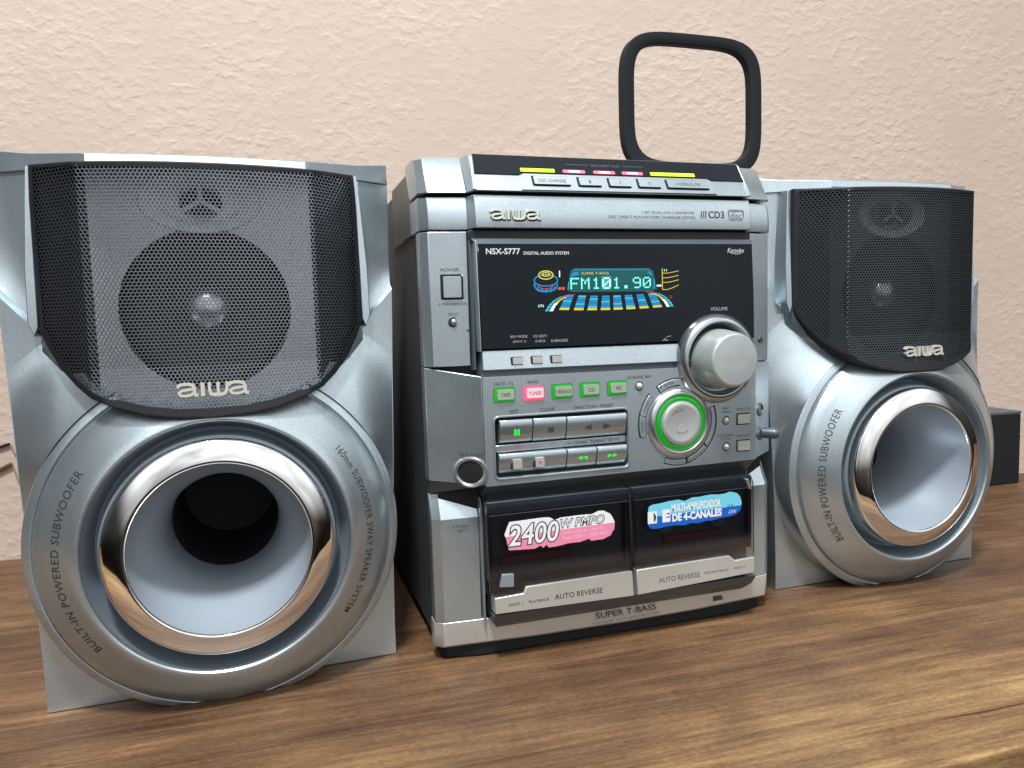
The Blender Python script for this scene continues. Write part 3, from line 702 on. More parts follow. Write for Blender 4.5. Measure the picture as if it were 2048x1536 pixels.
for a in range(175, 366, 24):
    q.ribbon([(-53+7.9*math.cos(math.radians(a)), 248.2+3.5*math.sin(math.radians(a))), (-53+7.2*math.cos(math.radians(a)), 244.8+3.2*math.sin(math.radians(a)))], .5, DG, DG+.1)
q.build('display_disc_stack', VBL, glass, smooth=0)
q = MB(); q.ribbon(ell(-53.0, 253.0, 4.9, 2.6), .75, DG-.02, DG+.1); q.ribbon(ell(-53.0, 253.4, 2.8, 1.2), .5, DG-.02, DG+.1)
for k_ in (-1.7, 0, 1.7): q.ribbon([(-53+k_, 252.4), (-53+k_, 254.4)], .45, DG-.02, DG+.1)
q.build('display_disc_top', VYE, glass, smooth=0)
q = MB(); q.ribbon(ell(-53.2, 247.2, 5.6, 3.0, 200, 340), .45, DG-.03, DG+.1); q.build('display_red_arc', VRE, glass, smooth=0)
q = MB()
for z0_, z1_ in ((253.4, 254.8), (250.3, 251.8), (247.2, 248.8), (242.4, 245.4)):
    q.ribbon([(30.6, z0_), (34, z0_-.1), (38, z0_+(z1_-z0_)*.35), (42.8, z1_)], .42, DG, DG+.1)
q.ribbon([(30.4, 256.6), (30.4, 242.2)], .5, DG, DG+.1); q.build('display_fan', VYE, glass, smooth=0)
q = MB(); 
for a in (32.0, 33.6): q.ribbon([(a, 254.6), (a, 256.0)], .4, DG, DG+.1)
q.build('display_digit', VCY, glass, smooth=0)
colx = [-44.3, -34.2, -24.7, -15.2, -6.0, 3.4, 13.2, 23.2]
def colshape(x, z, wd): # leaning columns
    ln_ = .115*(-6-x)*(z-230)/8.5
    zz = z+.0012*(x+8)**2*.6
    return x+ln_, zz
B1, B2, BY = [], [], []
for i, x in enumerate(colx):
    for r_ in range(6):
        z0_ = 229.7+r_*1.62; z1_ = z0_+(1.35 if r_ else 1.45)
        wd = 6.7-.12*r_
        a = colshape(x, z0_, wd); b_ = colshape(x+wd, z0_, wd); c_ = colshape(x+wd, z1_, wd); d_ = colshape(x, z1_, wd)
        (BY if r_ == 0 else (B2 if (r_+i) % 3 == 0 else B1)).append([a, b_, c_, d_])
def arm(sg, off, wd):
    pts = [(-54.2, 229.8), (-52.0, 233.4), (-48.2, 236.8), (-43.6, 239.0), (-37.6, 240.4)]; o = []
    for k_ in range(len(pts)-1):
        (ax, az), (bx2, bz) = pts[k_], pts[k_+1]
        for h_ in (0, .5):
            p0 = (ax+(bx2-ax)*(h_+.04), az+(bz-az)*(h_+.04)); p1 = (ax+(bx2-ax)*(h_+.46), az+(bz-az)*(h_+.46))
            o.append([(p0[0]+off, p0[1]), (p0[0]+off+wd, p0[1]), (p1[0]+off+wd, p1[1]), (p1[0]+off, p1[1])])
    return [[(x if sg < 0 else -15.4-x, z+(0 if sg < 0 else .9)) for x, z in pl] for pl in o]
for sg in (-1, 1):
    A = arm(sg, 0, 2.0); Bq = arm(sg, 3.0, 2.2)
    B2 += A[:6]; seg(Bq[:3], VWH, 'display_arm_white'); seg(Bq[3:6], VYE, 'display_arm_yellow'); seg(A[6:]+Bq[6:8], VRE, 'display_arm_red')
seg(B1, VBL, 'equalizer_dark_bars'); seg(B2, VBL2, 'equalizer_light_bars'); seg(BY, VYE, 'equalizer_base_bars')
gt('(2)', -58.8, 232.5, -55.0, 234.3, VWH)
gt('O', 35.8, 236.4, 37.6, 238.4, VRE)
# ---- ledge with three little buttons
ledge = MB().plate([(-97.0, 193.8), (54, 193.2), (54, 205.6), (-96.4, 206.2)], -18.6, -6, fn=lambda x, z: -2.4*(1-(z-193)/13)).build('ledge', SILVER, S, smooth=20, bevel=.5)
ld = lambda z: -18.6-2.4*(1-(z-193)/13)
for a in (-77.6, -64.2, -50.9):
    P(rect(a-.5, 196.2, a+7.5, 201.6, .8), ld(199)-.5, -12, 'button_gap', GAP, bevel=0)
    P(rect(a+.4, 196.9, a+7.1, 201.2, .7), ld(199)-1.7, -12, 'small_button', SILVER2, bevel=.5)
P([(-97.5, 189.4), (60, 188.6), (60, 194), (-97.5, 194.4)], -17.6, -6, 'ledge_groove', SLATE, bevel=0)
# ---- control panel section
flank = MB().loft([[(-130, 12, z), (-130, 0, z), (-97.4, -21-(0 if z < 190 else -2), z+dz), (-97.4, 12, z+dz)] for z, dz in ((122.5, -1.8), (196.0, -6.0))])
flank.build('left_flank', SILVER, S, smooth=20, bevel=.5)
MB().loft([[(103, 12, z+dz), (103, -20.8, z+dz), (129.5, 0, z), (129.5, 12, z)] for z, dz in ((121, 0), (189, 0))]).build('right_flank', SILVER, S, smooth=20, bevel=.4)
JX, JZ, KX, KZ = 41.2, 151.4, 71.5, 194.0
arcs_l = [(121, 90), (186, 128)]
# arc_band takes increasing angles
AR = [arc_band(JX, JZ, 25.2, 31.0, 88, 124), arc_band(JX, JZ, 25.2, 31.2, 137, 197), arc_band(JX, JZ, 25.2, 30.2, -114, -78), arc_band(JX, JZ, 25.2, 30.0, -78, -40), arc_band(JX, JZ, 25.2, 29.6, -40, 20)]
src = [(-90.9, -76.3), (-71.1, -56.5), (-51.6, -36.9), (-31.9, -17.4), (-12.4, 2.4)]
balls = [(11.5, 178.1, 3.2), (78.6, 150.2, 3.2), (78.7, 131.5, 3.2)]
spaces = [rect(86.9, 146.2, 98.3, 154.6, .8), rect(86.8, 127.1, 98.2, 135.6, .8)]
keyhole = rect(-90.4, 124.6, 2.2, 163.4, 3)
holes = [rect(a, 172.9, b_, 182.8, 1.4) for a, b_ in src] + [keyhole] + [circle(x, z, r_, 24) for x, z, r_ in balls] + spaces
holes += [AR[0], AR[1], arc_band(JX, JZ, 25.2, 30.0, -114, 20, 40)]
panel = P([(-97.3, 119.8), (103.0, 120.4), (103.0, 189.0), (-97.3, 189.6)], -21, -14, 'control_panel', SILVER, holes=holes, bevel=.35, smooth=25)
P([(-96, 121), (102, 121), (102, 188), (-96, 188)], -16.6, -13.6, 'panel_floor', GAP, bevel=0)
PD = -21.14
def pt(s, x0, z0, x1, z1, m=DARK_INK, d=PD, parent=None, **k): return text(s, x0, z0, x1, z1, d, m, parent or panel, **k)
for i, ((a, b_), s_) in enumerate(zip(src, ('TAPE', 'TUNER', 'VIDEO/AUX', 'CD', 'MD'))):
    mC, mB = (PINKCAP, PINK) if i == 1 else (GRNCAP, GRN)
    bs = P(rect(a+.35, 173.2, b_-.35, 182.5, 1.2), -21.5, -16, 'source_button', mB, bevel=.5)
    P(rect(a+2.3, 174.9, b_-1.2, 181.2, .8), -23.0, -21, 'button_cap', mC, bevel=.55, parent=bs)
    wd = {0: 3.1, 1: 4.3, 2: 4.9, 3: 2.1, 4: 2.1}[i]; cx_ = (a+b_)/2+.5
    text(s_, cx_-wd, 176.7, cx_+wd, 179.1, -23.12, DARK_INK, bs)
pt('DECK 1/2', -90.2, 184.0, -77.4, 186.0); pt('BAND', -67.6, 184.1, -60.2, 186.0); pt('CD BLANK SKIP', 2.2, 183.4, 20.4, 185.1)
pt('SET', -80.2, 165.6, -74.5, 167.8); pt('CLEAR', -59.6, 165.6, -49.6, 167.8); pt('DIRECTION / PRESET', -36.2, 165.4, -7.6, 167.6)
# frame and keys
q = MB(); q.ribbon(rect(-91.1, 123.9, 2.9, 164.1, 3.4), 1.1, -21.9, -20, closed=True); q.build('key_frame', SILVER, S, smooth=30, bevel=.25)
def key(x0, z0, x1, z1, name='key', m=SILVER, parent=S):
    h = z1-z0; secs = []
    for x in (x0, x1):
        secs.append([(x, -15, z0), (x, -18.6, z0), (x, -20.6, z0+h*.12), (x, -21.9, z0+h*.38), (x, -22.7, z0+h*.68), (x, -22.9, z0+h*.90), (x, -22.2, z1), (x, -15, z1)])
    return MB().loft(secs).build(name, m, parent, smooth=35, bevel=.3)
key(-87.6, 146.6, -65.7, 161.6); key(-64.9, 146.4, -42.4, 161.4); key(-41.6, 146.2, .9, 161.0)
P(rect(-89.9, 140.9, 1.6, 145.3), -19.2, -15, 'key_divider', SILVER, bevel=.3)
k3 = key(-88.6, 127.2, -42.6, 140.0); key(-41.8, 127.0, -21.3, 139.7); key(-20.5, 126.8, .9, 139.5)
for a in (-79.9, -64.7):
    P(rect(a-.9, 129.9, a+6.2, 136.9), -22.3, -16, 'button_gap', GAP, bevel=0)
    sq = P(rect(a+.2, 130.1, a+6.2, 136.0, .4), -23.9, -20, 'square_button', SILVER2, bevel=.4)
    if a > -70: MB().lathe([(1.2, .05), (1.1, -.05), (.01, -.06)], a+3.2, 133.1, 20).build('record_dot', RED if False else REDPR, sq, fn=lambda v: (v[0], v[1]-23.95, v[2]))
def icon(polys, m, d=-22.75, name='key_symbol'):
    q = MB()
    for pl in polys: q.plate(pl, d-.12, d+.3)
    q.build(name, m, S, smooth=0)
icon([rect(-78.0, 151.4, -76.6, 155.4, .5), rect(-75.8, 151.4, -74.4, 155.4, .5)], ICONG)
icon([rect(-54.8, 151.9, -51.2, 155.3)], DARK_INK)
icon([[(-29.6, 153.4), (-24.6, 151.4), (-24.6, 155.4)], [(-15.6, 151.2), (-15.6, 155.2), (-10.4, 153.2)]], DARK_INK)
for cx_ in (-31.2, -9.6):
    sg = -1 if cx_ < -20 else 1
    for k_ in (-3.4, .3): icon([[(cx_+k_, 131.8), (cx_+k_, 134.6), (cx_+k_+3.2, 133.2)] if sg > 0 else [(cx_+k_+3.2, 131.8), (cx_+k_+3.2, 134.6), (cx_+k_, 133.2)]], ICONG, -22.3)
text('I\u25c0\u25c0 DOWN   TUNING   UP \u25b6\u25b6I' if False else 'I<< DOWN   TUNING   UP >>I', -40.4, 141.9, -3.4, 144.0, -19.35, DARK_INK, S)
text('REVERSE', -83, 141.7, -71, 143.7, -19.35, REDPR, S); text('PLAY', -67, 141.9, -58, 143.9, -19.35, REDPR, S)
for x, z, r_ in balls:
    MB().lathe([(r_-.75, 4), (r_-.75, -1.0), (r_-1.1, -1.9), (r_-1.9, -2.7), (.01, -3.0)], x, z, 28).build('round_button', SILVER2, S, smooth=60, fn=lambda v: (v[0], v[1]-20.4, v[2]))
for sp_, s_, z in ((spaces[0], 'SPACE B', 156.5), (spaces[1], 'SPACE A', 137.5)):
    xs = [p_[0] for p_ in sp_]; zs_ = [p_[1] for p_ in sp_]
    P(rect(min(xs)+.8, min(zs_)+.9, max(xs)-.7, max(zs_)-.8, .5), -22.3, -16, 'square_button', SILVER2, bevel=.5)
    pt(s_, 87.2, z, 98.2, z+1.8, GREY_INK)
pt('BEAT', 76.4, 158.0, 81.6, 159.6, GREY_INK); pt('ON/OFF', 75.2, 155.6, 82.6, 157.0, GREY_INK)
pt('AUTO DEMO/', 72.2, 138.8, 84.6, 140.3, GREY_INK); pt('ECO IN', 75.2, 136.4, 82.2, 137.9, GREY_INK)
# arc buttons round the jog dial
for (a0, a1, r_o, s_) in ((89, 123, 30.7, 'ENTER'), (138, 167, 30.9, 'CLOCK'), (167.8, 196, 30.9, 'TIMER'), (-113, -79, 29.9, ''), (-77, -41, 29.7, ''), (-39, 19, 29.5, '')):
    P(arc_band(JX, JZ, 26.0, r_o-.5, a0, a1, 16), -22.0 if s_ else -21.2, -16, 'arc_button', SILVER, bevel=.35)
    if s_:
        V2, F2 = glyphs(s_, 0, 0, 3, 1.1); ax = min(v[0] for v in V2); bx_ = max(v[0] for v in V2); ay = min(v[1] for v in V2); by = max(v[1] for v in V2)
        m0 = (a0+a1)/2; span = 15
        vs = [((JX+(27.3+(y-ay)/(by-ay)*2.0)*math.cos(math.radians(m0+span/2*(1-2*(x-ax)/(bx_-ax))))), -22.16, JZ+(27.3+(y-ay)/(by-ay)*2.0)*math.sin(math.radians(m0+span/2*(1-2*(x-ax)/(bx_-ax))))) for x, y in V2]
        MB().add(vs, F2).build('lettering', GREY_INK, panel, smooth=0)
# jog dial
jog = MB().lathe([(24.2, -20.8), (24.0, -22.0), (23.0, -23.2), (21.0, -24.4), (20.2, -24.6), (19.6, -24.2), (19.2, -22.5)], JX, JZ, 96).build('jog_dial', mat('dial_chrome', (.62, .65, .67), .9, .22), S, smooth=50)
MB().lathe([(19.4, -22.4), (18.8, -23.4), (17.4, -24.2), (16.0, -24.2), (15.0, -23.4)], JX, JZ, 96).build('green_ring', mat('green_ring_lamp', (.005, .20, .015), 0, .16, emis=(.005, .42, .02), estr=.36, coat=.5), jog, smooth=60)
MB().lathe([(15.2, -22.4), (15.0, -25.4), (14.4, -26.0), (12, -25.8), (6, -25.3), (.01, -25.1)], JX, JZ, 72).build('dial_cap', mat('dial_satin', (.55, .56, .56), .55, .34, .14, 140), jog, smooth=50)
for s_, rr, a0, a1 in (('VOCAL', 8.6, 140, 80), ('MULTI JOG', 8.0, -130, -50)):
    V2, F2 = glyphs(s_, 0, 0, 3, 1.1); ax = min(v[0] for v in V2); bx_ = max(v[0] for v in V2); ay = min(v[1] for v in V2); by = max(v[1] for v in V2)
    sgn = 1 if a0 > a1 else -1
    vs = []
    for x, y in V2:
        a = math.radians(a0+(x-ax)/(bx_-ax)*(a1-a0)); r_ = rr+sgn*(y-ay)/(by-ay)*1.8
        vs.append((JX+r_*math.cos(a), -25.75, JZ+r_*math.sin(a)))
    MB().add(vs, F2).build('lettering', GREY_INK, jog, smooth=0)
# volume knob
MB().lathe([(31.4, -16), (31.0, -21.4), (29.6, -24.0), (28.2, -25.8), (26.6, -26.6), (25.2, -26.4), (24.4, -24.6), (23.2, -21.6)], KX, KZ, 128).build('knob_collar', mat('collar_chrome', (.52, .55, .57), .92, .2), S, smooth=45)
vk = MB().lathe([(23.4, -21.4), (22.4, -20.8), (20.6, -20.8)], KX, KZ, 96).build('knob_well', GAP, S)
MB().lathe([(20.8, -20.5), (20.4, -27), (19.4, -35), (18.6, -40.6), (17.8, -42.6), (16.6, -43.4), (12, -43.8), (5, -44.0), (.01, -44.0)], KX, KZ, 96).build('volume_knob', KNOB, S, smooth=28)
# ---- phones jack on the left flank, other jacks on the right
def onflank(v):
    return (v[0], v[1]-1.0+(v[0]+130)*(-19.5/32.6), v[2])
MB().lathe([(10.2, .6), (9.9, -1.4), (9.2, -2.2), (8.2, -1.9), (7.2, -.6), (6.6, 1.5)], -106.0, 129.0, 56).build('phones_jack', mat('jack_metal', (.42, .45, .47), .8, .28), S, smooth=50, fn=onflank)
MB().lathe([(7.2, -.5), (6.8, -.6), (.01, -.6)], -106.0, 129.0, 36).build('jack_socket', GAP, S, smooth=40, fn=onflank)
q = MB(); tbox(q, 'PHONES', -111.5, 139.2, -98.6, 141.2, 0, fn=lambda x, z: -1.2+(x+130)*(-19.6/32.6)-.2); q.build('lettering', DARK_INK, S, smooth=0)
rf = lambda x: -20.8+(x-103)*(20.8/26.5)
for z, r_ in ((155, 5.2), (137, 4.6)):
    MB().lathe([(r_, .3), (r_*.9, -1.2), (r_*.7, -1.5), (r_*.55, -.4), (r_*.5, .2), (.01, .25)], 112, z, 36).build('mic_jack', SLATE, S, smooth=50, fn=lambda v: (v[0], v[1]+rf(v[0]), v[2]))
MB().lathe([(3.9, 0), (3.9, -9), (3.3, -11.5), (2.6, -12.2), (.01, -12.4)], 0, 0, 28).build('mic_volume_knob', SLATE, S, smooth=45,
    fn=lambda v: (115+v[0]*.786-v[1]*.62, rf(115)+v[0]*.62+v[1]*.786, 137.5+v[2]))
# ---- underside between control panel and cassette doors
P([(-97.3, 109), (103, 109.5), (103, 120.2), (-97.3, 119.6)], -8, 2, 'lower_recess', GAP, bevel=0)
MB().loft([[(-129, .6, 122), (-129, 11, 122), (-129, 11, 112.5), (-129, 7, 112.5)], [(-97.6, -20, 120.6), (-97.6, 11, 120.6), (-97.6, 11, 114), (-97.6, 5, 114)]]).build('underside', SLATE, S, smooth=0)
MB().loft([[(x, -19.8, 119.9), (x, -10, 111.4), (x, 0, 111.4), (x, 0, 119.9)] for x in (-97.5, 103)]).build('underside', SLATE, S, smooth=0)
# ---- pillars
def pillar(sg, x_out, x_in, name):
    pf_ = lambda z, k: [(sg*x_out, 10+k, z), (sg*x_out, 1+k, z), (sg*(x_out-5.5), -3.6+k, z), (sg*x_in, -4.6+k, z), (sg*x_in, 10+k, z)]
    secs = [pf_(27.5, 0), pf_(96.6, 0), pf_(97.6, .4), [(p_[0], p_[1]+(8 if p_[1] < 9 else 0), p_[2]) for p_ in [(q_[0], q_[1], q_[2]) for q_ in pf_(112.5, 0)]]]
    secs = [s_ if sg > 0 else s_[::-1] for s_ in secs]
    return MB().loft(secs).build(name, SILVER, S, smooth=15, bevel=.6)
pl = pillar(-1, 129.5, 98.8, 'pillar'); pr = pillar(1, 129.0, 104.5, 'pillar')
text('\u2261 PUSH', -117, 90.6, -105.8, 92.4, -5.3, DARK_INK, pl); text('EJECT', -113, 87.6, -105.8, 89.4, -5.3, DARK_INK, pl)
P([(-98.2, 24), (-97.0, 24), (-97.0, 104), (-98.8, 111)], -9, 0, 'pillar_trim', SILVER)
P([(102.2, 38), (103.8, 30), (104.0, 110), (100.5, 112)], -9, 0, 'pillar_trim', SILVER)
P([(94.0, 107), (97.4, 99.2), (99.4, 99.2), (97.0, 107)], -21.5, -14, 'door_glint', SILVER)
# ---- cassette doors
P(rect(-97, 46, 103, 112), -9.5, -4, 'deck_back', GAP, bevel=0)
BROWN = mat('red_reflection_paint', (.12, .022, .013), .1, .5, .3, 60)  # colour of the red-brown reflection in the door panes
def door(pts, strip, xa, xb, mirror):
    r_ = P(pts, -20.4, -19.2, 'door_window', PANE, bevel=0)
    # frame behind the pane
    cx_ = (xa+xb)/2
    dk = MB().box(xa+2, xb-2, -14.5, -10, 56, 100); deck = dk.build('cassette_deck', mat('deck_grey', (.045, .055, .07), .2, .45), S, smooth=0, bevel=1)
    MB().box(cx_-(22 if mirror else 42), cx_+(24 if mirror else 8), -17.0, -14, 66, 71.5).build('reflection_bar', BROWN, deck, bevel=.8)  # reflection in the pane, built as a coloured bar behind it
    for dx in (-21, 21):
        MB().lathe([(6.5, -14), (6.5, -16), (5.5, -17), (2.5, -17), (2.3, -18.5), (.01, -18.6)], cx_+dx, 79, 20).build('spool_hub', SLATE, deck)
    MB().box(xa+.3, xb-.3, -19.0, -10, 100.6, 108.6).build('door_head', SLATE, r_, bevel=.4)
    MB().box(xa+.3, xa+3.0, -19.0, -10, 56, 100.4).build('door_stile', BLACK, r_)
    MB().box(xb-3.0, xb-.3, -19.0, -10, 56, 100.4).build('door_stile', BLACK, r_)
    q = MB(); q.ribbon([(xa+.8, 100.3), (xb-.8, 100.3)], .35, -20.55, -20.3); q.build('pane_crease', SLATE, r_)
    st = P(strip, -22.0, -12, 'door_strip', SILVER2, bevel=.5)
    return r_, st
wl, stl = door([(-97.8, 108.6), (2.4, 108.6), (4.6, 50.2), (-72.6, 50.2), (-73.8, 46.8), (-95.2, 46.2), (-97.0, 50)],
     [(-94.3, 35.8), (4.9, 34.2), (4.0, 50.0), (3.4, 51.6), (-73.0, 51.2), (-74.6, 47.0), (-94.3, 46.4)], -97, 3.5, False)
wr, str_ = door([(5.2, 108.6), (99, 109.6), (101.6, 104), (102.2, 48.9), (84.9, 48.3), (80.6, 52), (7.0, 51.8)],
     [(7.6, 34.2), (101.4, 37.8), (101.4, 49.2), (85.0, 48.6), (80.8, 52.6), (7.0, 51.8)], 5.5, 101, True)
P([(3.0, 51), (5.2, 51), (5.2, 108.6), (2.6, 108.6)], -19.4, -10, 'door_divider', GAP, bevel=0)
P([(-90.9, 53.4), (-81.2, 52.6), (-81.0, 61.0), (-88.9, 61.6)], -22.4, -19, 'window_catch', mat('catch_grey', (.30, .34, .38), .4, .4), bevel=.3, parent=wl)
SD = -22.14
text('DECK 1', -84.8, 39.9, -75.6, 41.7, SD, DARK_INK, stl); text('PLAYBACK', -71.2, 40.0, -56.8, 41.8, SD, DARK_INK, stl); text('AUTO REVERSE', -53.2, 39.8, -18.8, 43.4, SD, DARK_INK, stl, bold=.004)
text('AUTO REVERSE', 23.8, 40.6, 56.2, 44.2, SD, GREY_INK, str_); text('REC/PLAYBACK', 60.0, 42.0, 79.6, 43.6, SD, GREY_INK, str_); text('DECK 2', 84.4, 42.4, 93.2, 44.0, SD, GREY_INK, str_)
# stickers with ragged edges
def ragged(pts, amp, step=1.6, seed=1):
    rnd = random.Random(seed); o = []
    for i in range(len(pts)):
        a, b_ = Vector(pts[i]), Vector(pts[(i+1) % len(pts)]); m_ = max(1, int((b_-a).length/step)); nn = Vector((-(b_-a).y, (b_-a).x)).normalized()
        for k_ in range(m_): p_ = a.lerp(b_, k_/m_)+nn*rnd.uniform(-amp, amp)*(1 if k_ else .3); o.append((p_.x, p_.y))
    return o
def cut(poly, f, keep_below):   # clip polygon against the line z = f(x)
    o = []; n_ = len(poly)
    for i in range(n_):
        a, b_ = poly[i], poly[(i+1) % n_]; sa = a[1]-f(a[0]); sb = b_[1]-f(b_[0])
        ina = sa <= 0 if keep_below else sa >= 0; inb = sb <= 0 if keep_below else sb >= 0
        if ina: o.append(a)
        if ina != inb: t_ = sa/(sa-sb); o.append((a[0]+(b_[0]-a[0])*t_, a[1]+(b_[1]-a[1])*t_))
    return o
pinkout = [(-84.0, 78.6), (-83.4, 76.6), (-66, 75.6), (-61.5, 77.2), (-60, 75.4), (-57.6, 77.2), (-56, 75.2), (-50, 75.4), (-42, 76.4), (-34, 76.2), (-27.0, 77.8), (-26, 76.2), (-17, 76.2), (-11.0, 78.4), (-10.6, 80), (-8.6, 82.2), (-8.2, 87), (-9.6, 90.2), (-11.6, 93.2), (-16, 95.6), (-20, 95.8), (-25, 94.0), (-29, 94.4), (-38, 94.4), (-47, 94.2), (-51.5, 93.0), (-54.5, 95.2), (-60, 95.6), (-70, 95.4), (-82.6, 95.2), (-84.6, 91), (-86.2, 87.2), (-85.0, 84)]
pk = ragged(pinkout, .08, 1.5, 3)
line_ = lambda x: 86.0 if x < -50 else 87.0
stk = MB().plate(pk, -20.75, -20.45).build('pink_sticker', ST_W, wl, smooth=0)
lo = cut(pk, lambda x: 85.8+.012*(x+84), True)
MB().plate(lo, -20.85, -20.76).build('sticker_band', ST_P, stk, smooth=0) if False else None
lo_m = MB().plate(lo, -20.83, -20.76)
def reparent_mesh(mb_, name, m, par): return mb_.build(name, m, par, smooth=0)
ob = reparent_mesh(lo_m, 'sticker_band', ST_P, stk)
# outlined numerals: dark bolder glyphs under white ones
q = MB(); tbox(q, '2400', -84.4, 78.2, -48.0, 93.6, -20.90, bold=.055, shear=.16); q.build('lettering', DARK_INK, stk, smooth=0)
q = MB(); tbox(q, '2400', -83.6, 79.0, -48.8, 92.8, -20.97, bold=.012, shear=.16); q.build('lettering', ST_W, stk, smooth=0)
q = MB(); tbox(q, 'W PMPO', -47.6, 86.9, -15.6, 93.4, -20.90, bold=.05, shear=.25); q.build('lettering', DARK_INK, stk, smooth=0)
q = MB(); tbox(q, 'W PMPO', -47.0, 87.5, -16.2, 92.8, -20.97, bold=.0, shear=.25); q.build('lettering', ST_W, stk, smooth=0)
q = MB(); tbox(q, 'Salida total de 2400 W', -47.0, 82.8, -16.0, 85.0, -20.95); tbox(q, 'Total 120W + 120W RMS', -46.6, 79.0, -14.0, 81.8, -20.95); q.build('lettering', ST_PL, stk, smooth=0)
blueout = [(17.2, 81.0), (19, 79.2), (24, 78.6), (30, 79.4), (38, 79.6), (44, 78.8), (50, 79.6), (56, 79.0), (62, 80.0), (68, 79.8), (75, 80.8), (82, 81.0), (87, 82.2), (90.6, 85.0), (91.4, 90.0), (90.2, 94.4), (87.6, 97.2), (82.2, 98.8), (78, 97.8), (73, 97.6), (66, 98.4), (58, 97.6), (51, 97.6), (46, 95.8), (41, 97.2), (34, 97.0), (27, 96.2), (20, 95.6), (17.4, 94.2), (16.8, 88)]
bl = ragged(blueout, .1, 1.6, 5)
sb_ = MB().plate(bl, -20.75, -20.45).build('blue_sticker', ST_C, wr, smooth=0)
reparent_mesh(MB().plate(cut(bl, lambda x: 87.2+.012*(x-17), True), -20.83, -20.76), 'sticker_band', ST_B, sb_)
for (a, c_, s_) in ((16.6, 23.6, 0), (27.8, 34.0, 1)):
    q = MB().plate(rect(a, 82.6, c_, 91.4 if s_ else 91.0), -20.90, -20.84); ob = q.build('emblem_block', ST_W, sb_, smooth=0)
    q = MB()
    if s_: q.plate([(30.0, 88.4), (33.4, 89.0), (33.4, 87.8)], -20.95, -20.91); q.plate([(30.0, 86.0), (33.4, 86.6), (33.4, 85.4)], -20.95, -20.91)
    else: q.plate([(21.0, 90.4), (22.6, 88.4), (23.0, 86.6), (22.4, 84.4), (21.2, 83.6)], -20.95, -20.91)
    q.build('emblem_mark', DARK_INK, ob, smooth=0)
q = MB(); tbox(q, 'MULTI-AMPLIFICADOR', 34.8, 89.0, 74.2, 94.6, -20.93, bold=.035); q.build('lettering', ST_W, sb_, smooth=0)
q = MB(); tbox(q, 'DE 4-CANALES', 35.4, 82.2, 75.0, 87.9, -20.93, bold=.05); q.build('lettering', ST_W, sb_, smooth=0)
q = MB(); tbox(q, 'DX', 80.4, 83.2, 87.4, 85.6, -20.93, shear=.4); q.build('lettering', ST_W, sb_, smooth=0)
q = MB(); tbox(q, 'U.S.', 79.6, 88.2, 84.6, 90.0, -20.93, shear=.3, bold=.01); q.build('lettering', ST_B, sb_, smooth=0)
# ---- base
bs = MB(); secs = []
for z, k in ((9.2, 2.4), (11, .6), (20, -.6), (27.2, -.8)):
    secs.append([(-130, 12, z), (-130, 3+k, z), (-124.6, -2.6+k, z), (-60, -7.4+k, z), (2, -8.6+k, z), (64, -7.4+k, z), (124.6, -2.6+k, z), (129.4, 3+k, z), (129.4, 12, z)])
base = bs.loft(secs).build('base_strip', SILVER2, S, smooth=30, bevel=.5)
MB().loft([[(-95, -20.6, 34.2), (104, -20.6, 34.8), (104, -4, 34.8), (-95, -4, 34.2)], [(-94, -16, 27.6), (103, -16, 27.6), (103, -4, 27.6), (-94, -4, 27.6)], [(-90, -8.8, 21.5), (100, -8.8, 21.5), (100, -4, 21.5), (-90, -4, 21.5)]]).build('under_door_bevel', SLATE, S, smooth=0, bevel=.4)
bfn = lambda x, z: -10.3+abs(x-2)**1.9*.00125
q = MB(); tbox(q, 'SUPER T-BASS', -18.8, 16.6, 28.2, 20.9, 0, bold=.008, fn=bfn); q.build('lettering', DARK_INK, base, smooth=0)
q = MB(); tbox(q, '4-CHANNEL MULTI AMPLIFIER SYSTEM', -21.6, 12.8, 30.9, 14.6, 0, fn=bfn); q.build('lettering', GREY_INK, base, smooth=0)
q = MB(); tbox(q, 'BBE', 76.6, 14.2, 85.4, 18.2, 0, bold=.06, fn=lambda x, z: bfn(x, z)-1.2); tbox(q, 'SYSTEM', 88, 15.2, 99.6, 16.8, 0, fn=lambda x, z: bfn(x, z)-1.2); q.build('lettering', DARK_INK, base, smooth=0)

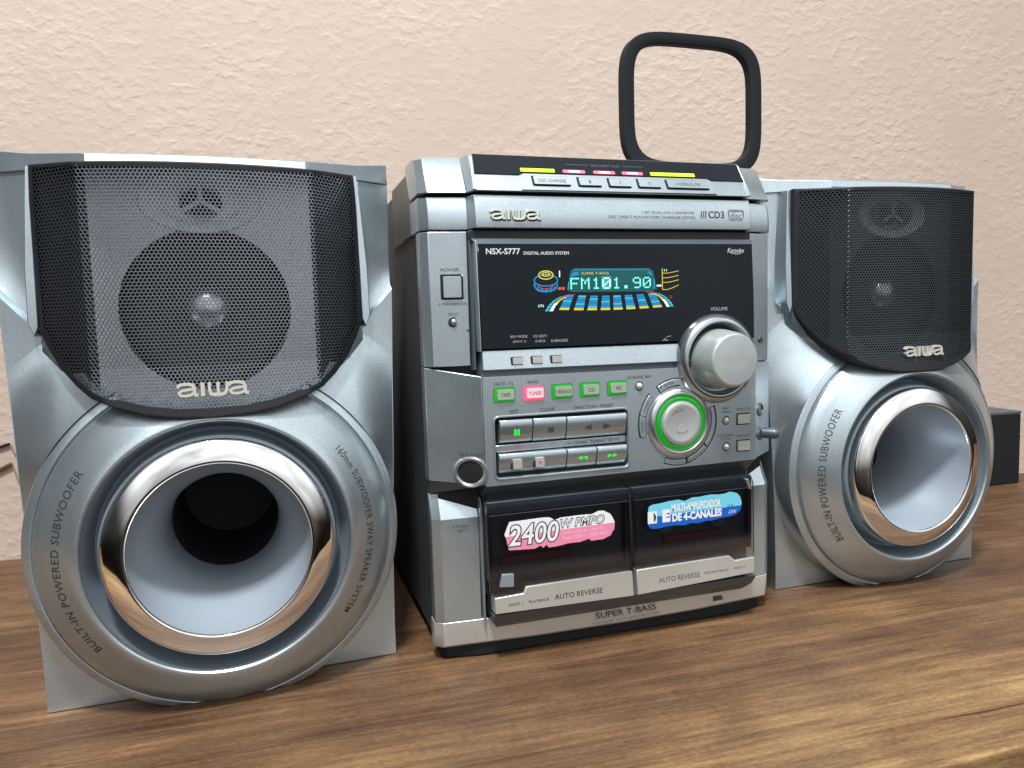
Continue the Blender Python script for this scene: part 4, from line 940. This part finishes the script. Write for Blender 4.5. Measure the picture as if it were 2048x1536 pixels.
# ------------------------------------------------------------------ loop antenna standing on the unit
AN = empty('loop_antenna', (93, 45, 331.1), 0, 'black rounded square loop antenna standing on top of the stereo', 'antenna')
def superloop(hwid, hh, cx_, cz_, p_=3.6, n_=96, sk=0.):
    o = []
    for i in range(n_):
        a = 2*PI*i/n_; c_, s_ = math.cos(a), math.sin(a)
        x = abs(c_)**(2/p_)*math.copysign(hwid, c_); z = abs(s_)**(2/p_)*math.copysign(hh, s_)
        o.append((cx_+x, cz_+z))
    return o
O_ = superloop(60, 52.0, 0, 52.3, 4.4); I_ = superloop(50.0, 43.2, 0, 52.8, 4.8)
q = MB(); n_ = len(O_); secs = []
for i in list(range(n_))+[0]:
    o2, i2 = O_[i], I_[i]
    m2 = ((o2[0]+i2[0])/2, (o2[1]+i2[1])/2); m3 = (m2[0]*.55+i2[0]*.45, m2[1]*.55+i2[1]*.45)
    secs.append([(i2[0], -3.8, i2[1]), (m3[0], -4.4, m3[1]), (m2[0], -4.8, m2[1]), (o2[0], -4.4, o2[1]), (o2[0], 3.2, o2[1]), (i2[0], 3.2, i2[1])])
q.loft(secs, cap=False); q.build('loop_frame', RUBBER, AN, smooth=30, bevel=.6, segs=2)
MB().box(-14, 14, -6, 22, -2.9, -.2).build('stand_foot', RUBBER, AN, bevel=.8); MB().box(-7, 7, -3, 7, -.4, 5).build('stand_clip', RUBBER, AN, bevel=.6)

# ------------------------------------------------------------------ small black box by the wall
BX = empty('small_box', (646, 222, 0), -math.radians(5), 'small matt black box on the table behind the right speaker by the wall', 'box')
MB().box(-60, 18, 0, 45, .5, 88).build('box_body', RUBBER, BX, smooth=0, bevel=1)
MB().box(-60.4, 18.4, -.4, 45.4, 88.2, 92).build('box_lid', SLATE, BX, smooth=0, bevel=.8)
# ------------------------------------------------------------------ cable trunking on the wall at the left
WP = empty('wall_cable', (-494.9, 380.3, 0), WY, 'thin dark and brown cable ends on the wall behind the left speaker', 'cable')
MB().ribbon([(-140, 78), (-40, 101), (8, 113.6), (19.0, 117)], 2.6, -3.2, -.6).build('dark_cable', RUBBER, WP, smooth=30, bevel=.8)
MB().ribbon([(-140, 32), (-40, 70), (8, 91.6), (19.4, 97)], 3.6, -3.8, -.6).build('brown_cable', mat('brown_plastic', srgb(92, 66, 48), 0, .5), WP, smooth=30, bevel=1)
for a_, b_ in (((19.0, 116), (22.4, 106)), ((19.6, 95), (23.4, 78))): MB().ribbon([a_, b_], .9, -1.8, -.6).build('cable_tail', mat('pale_cord', srgb(150, 130, 112), 0, .6), WP, smooth=0)
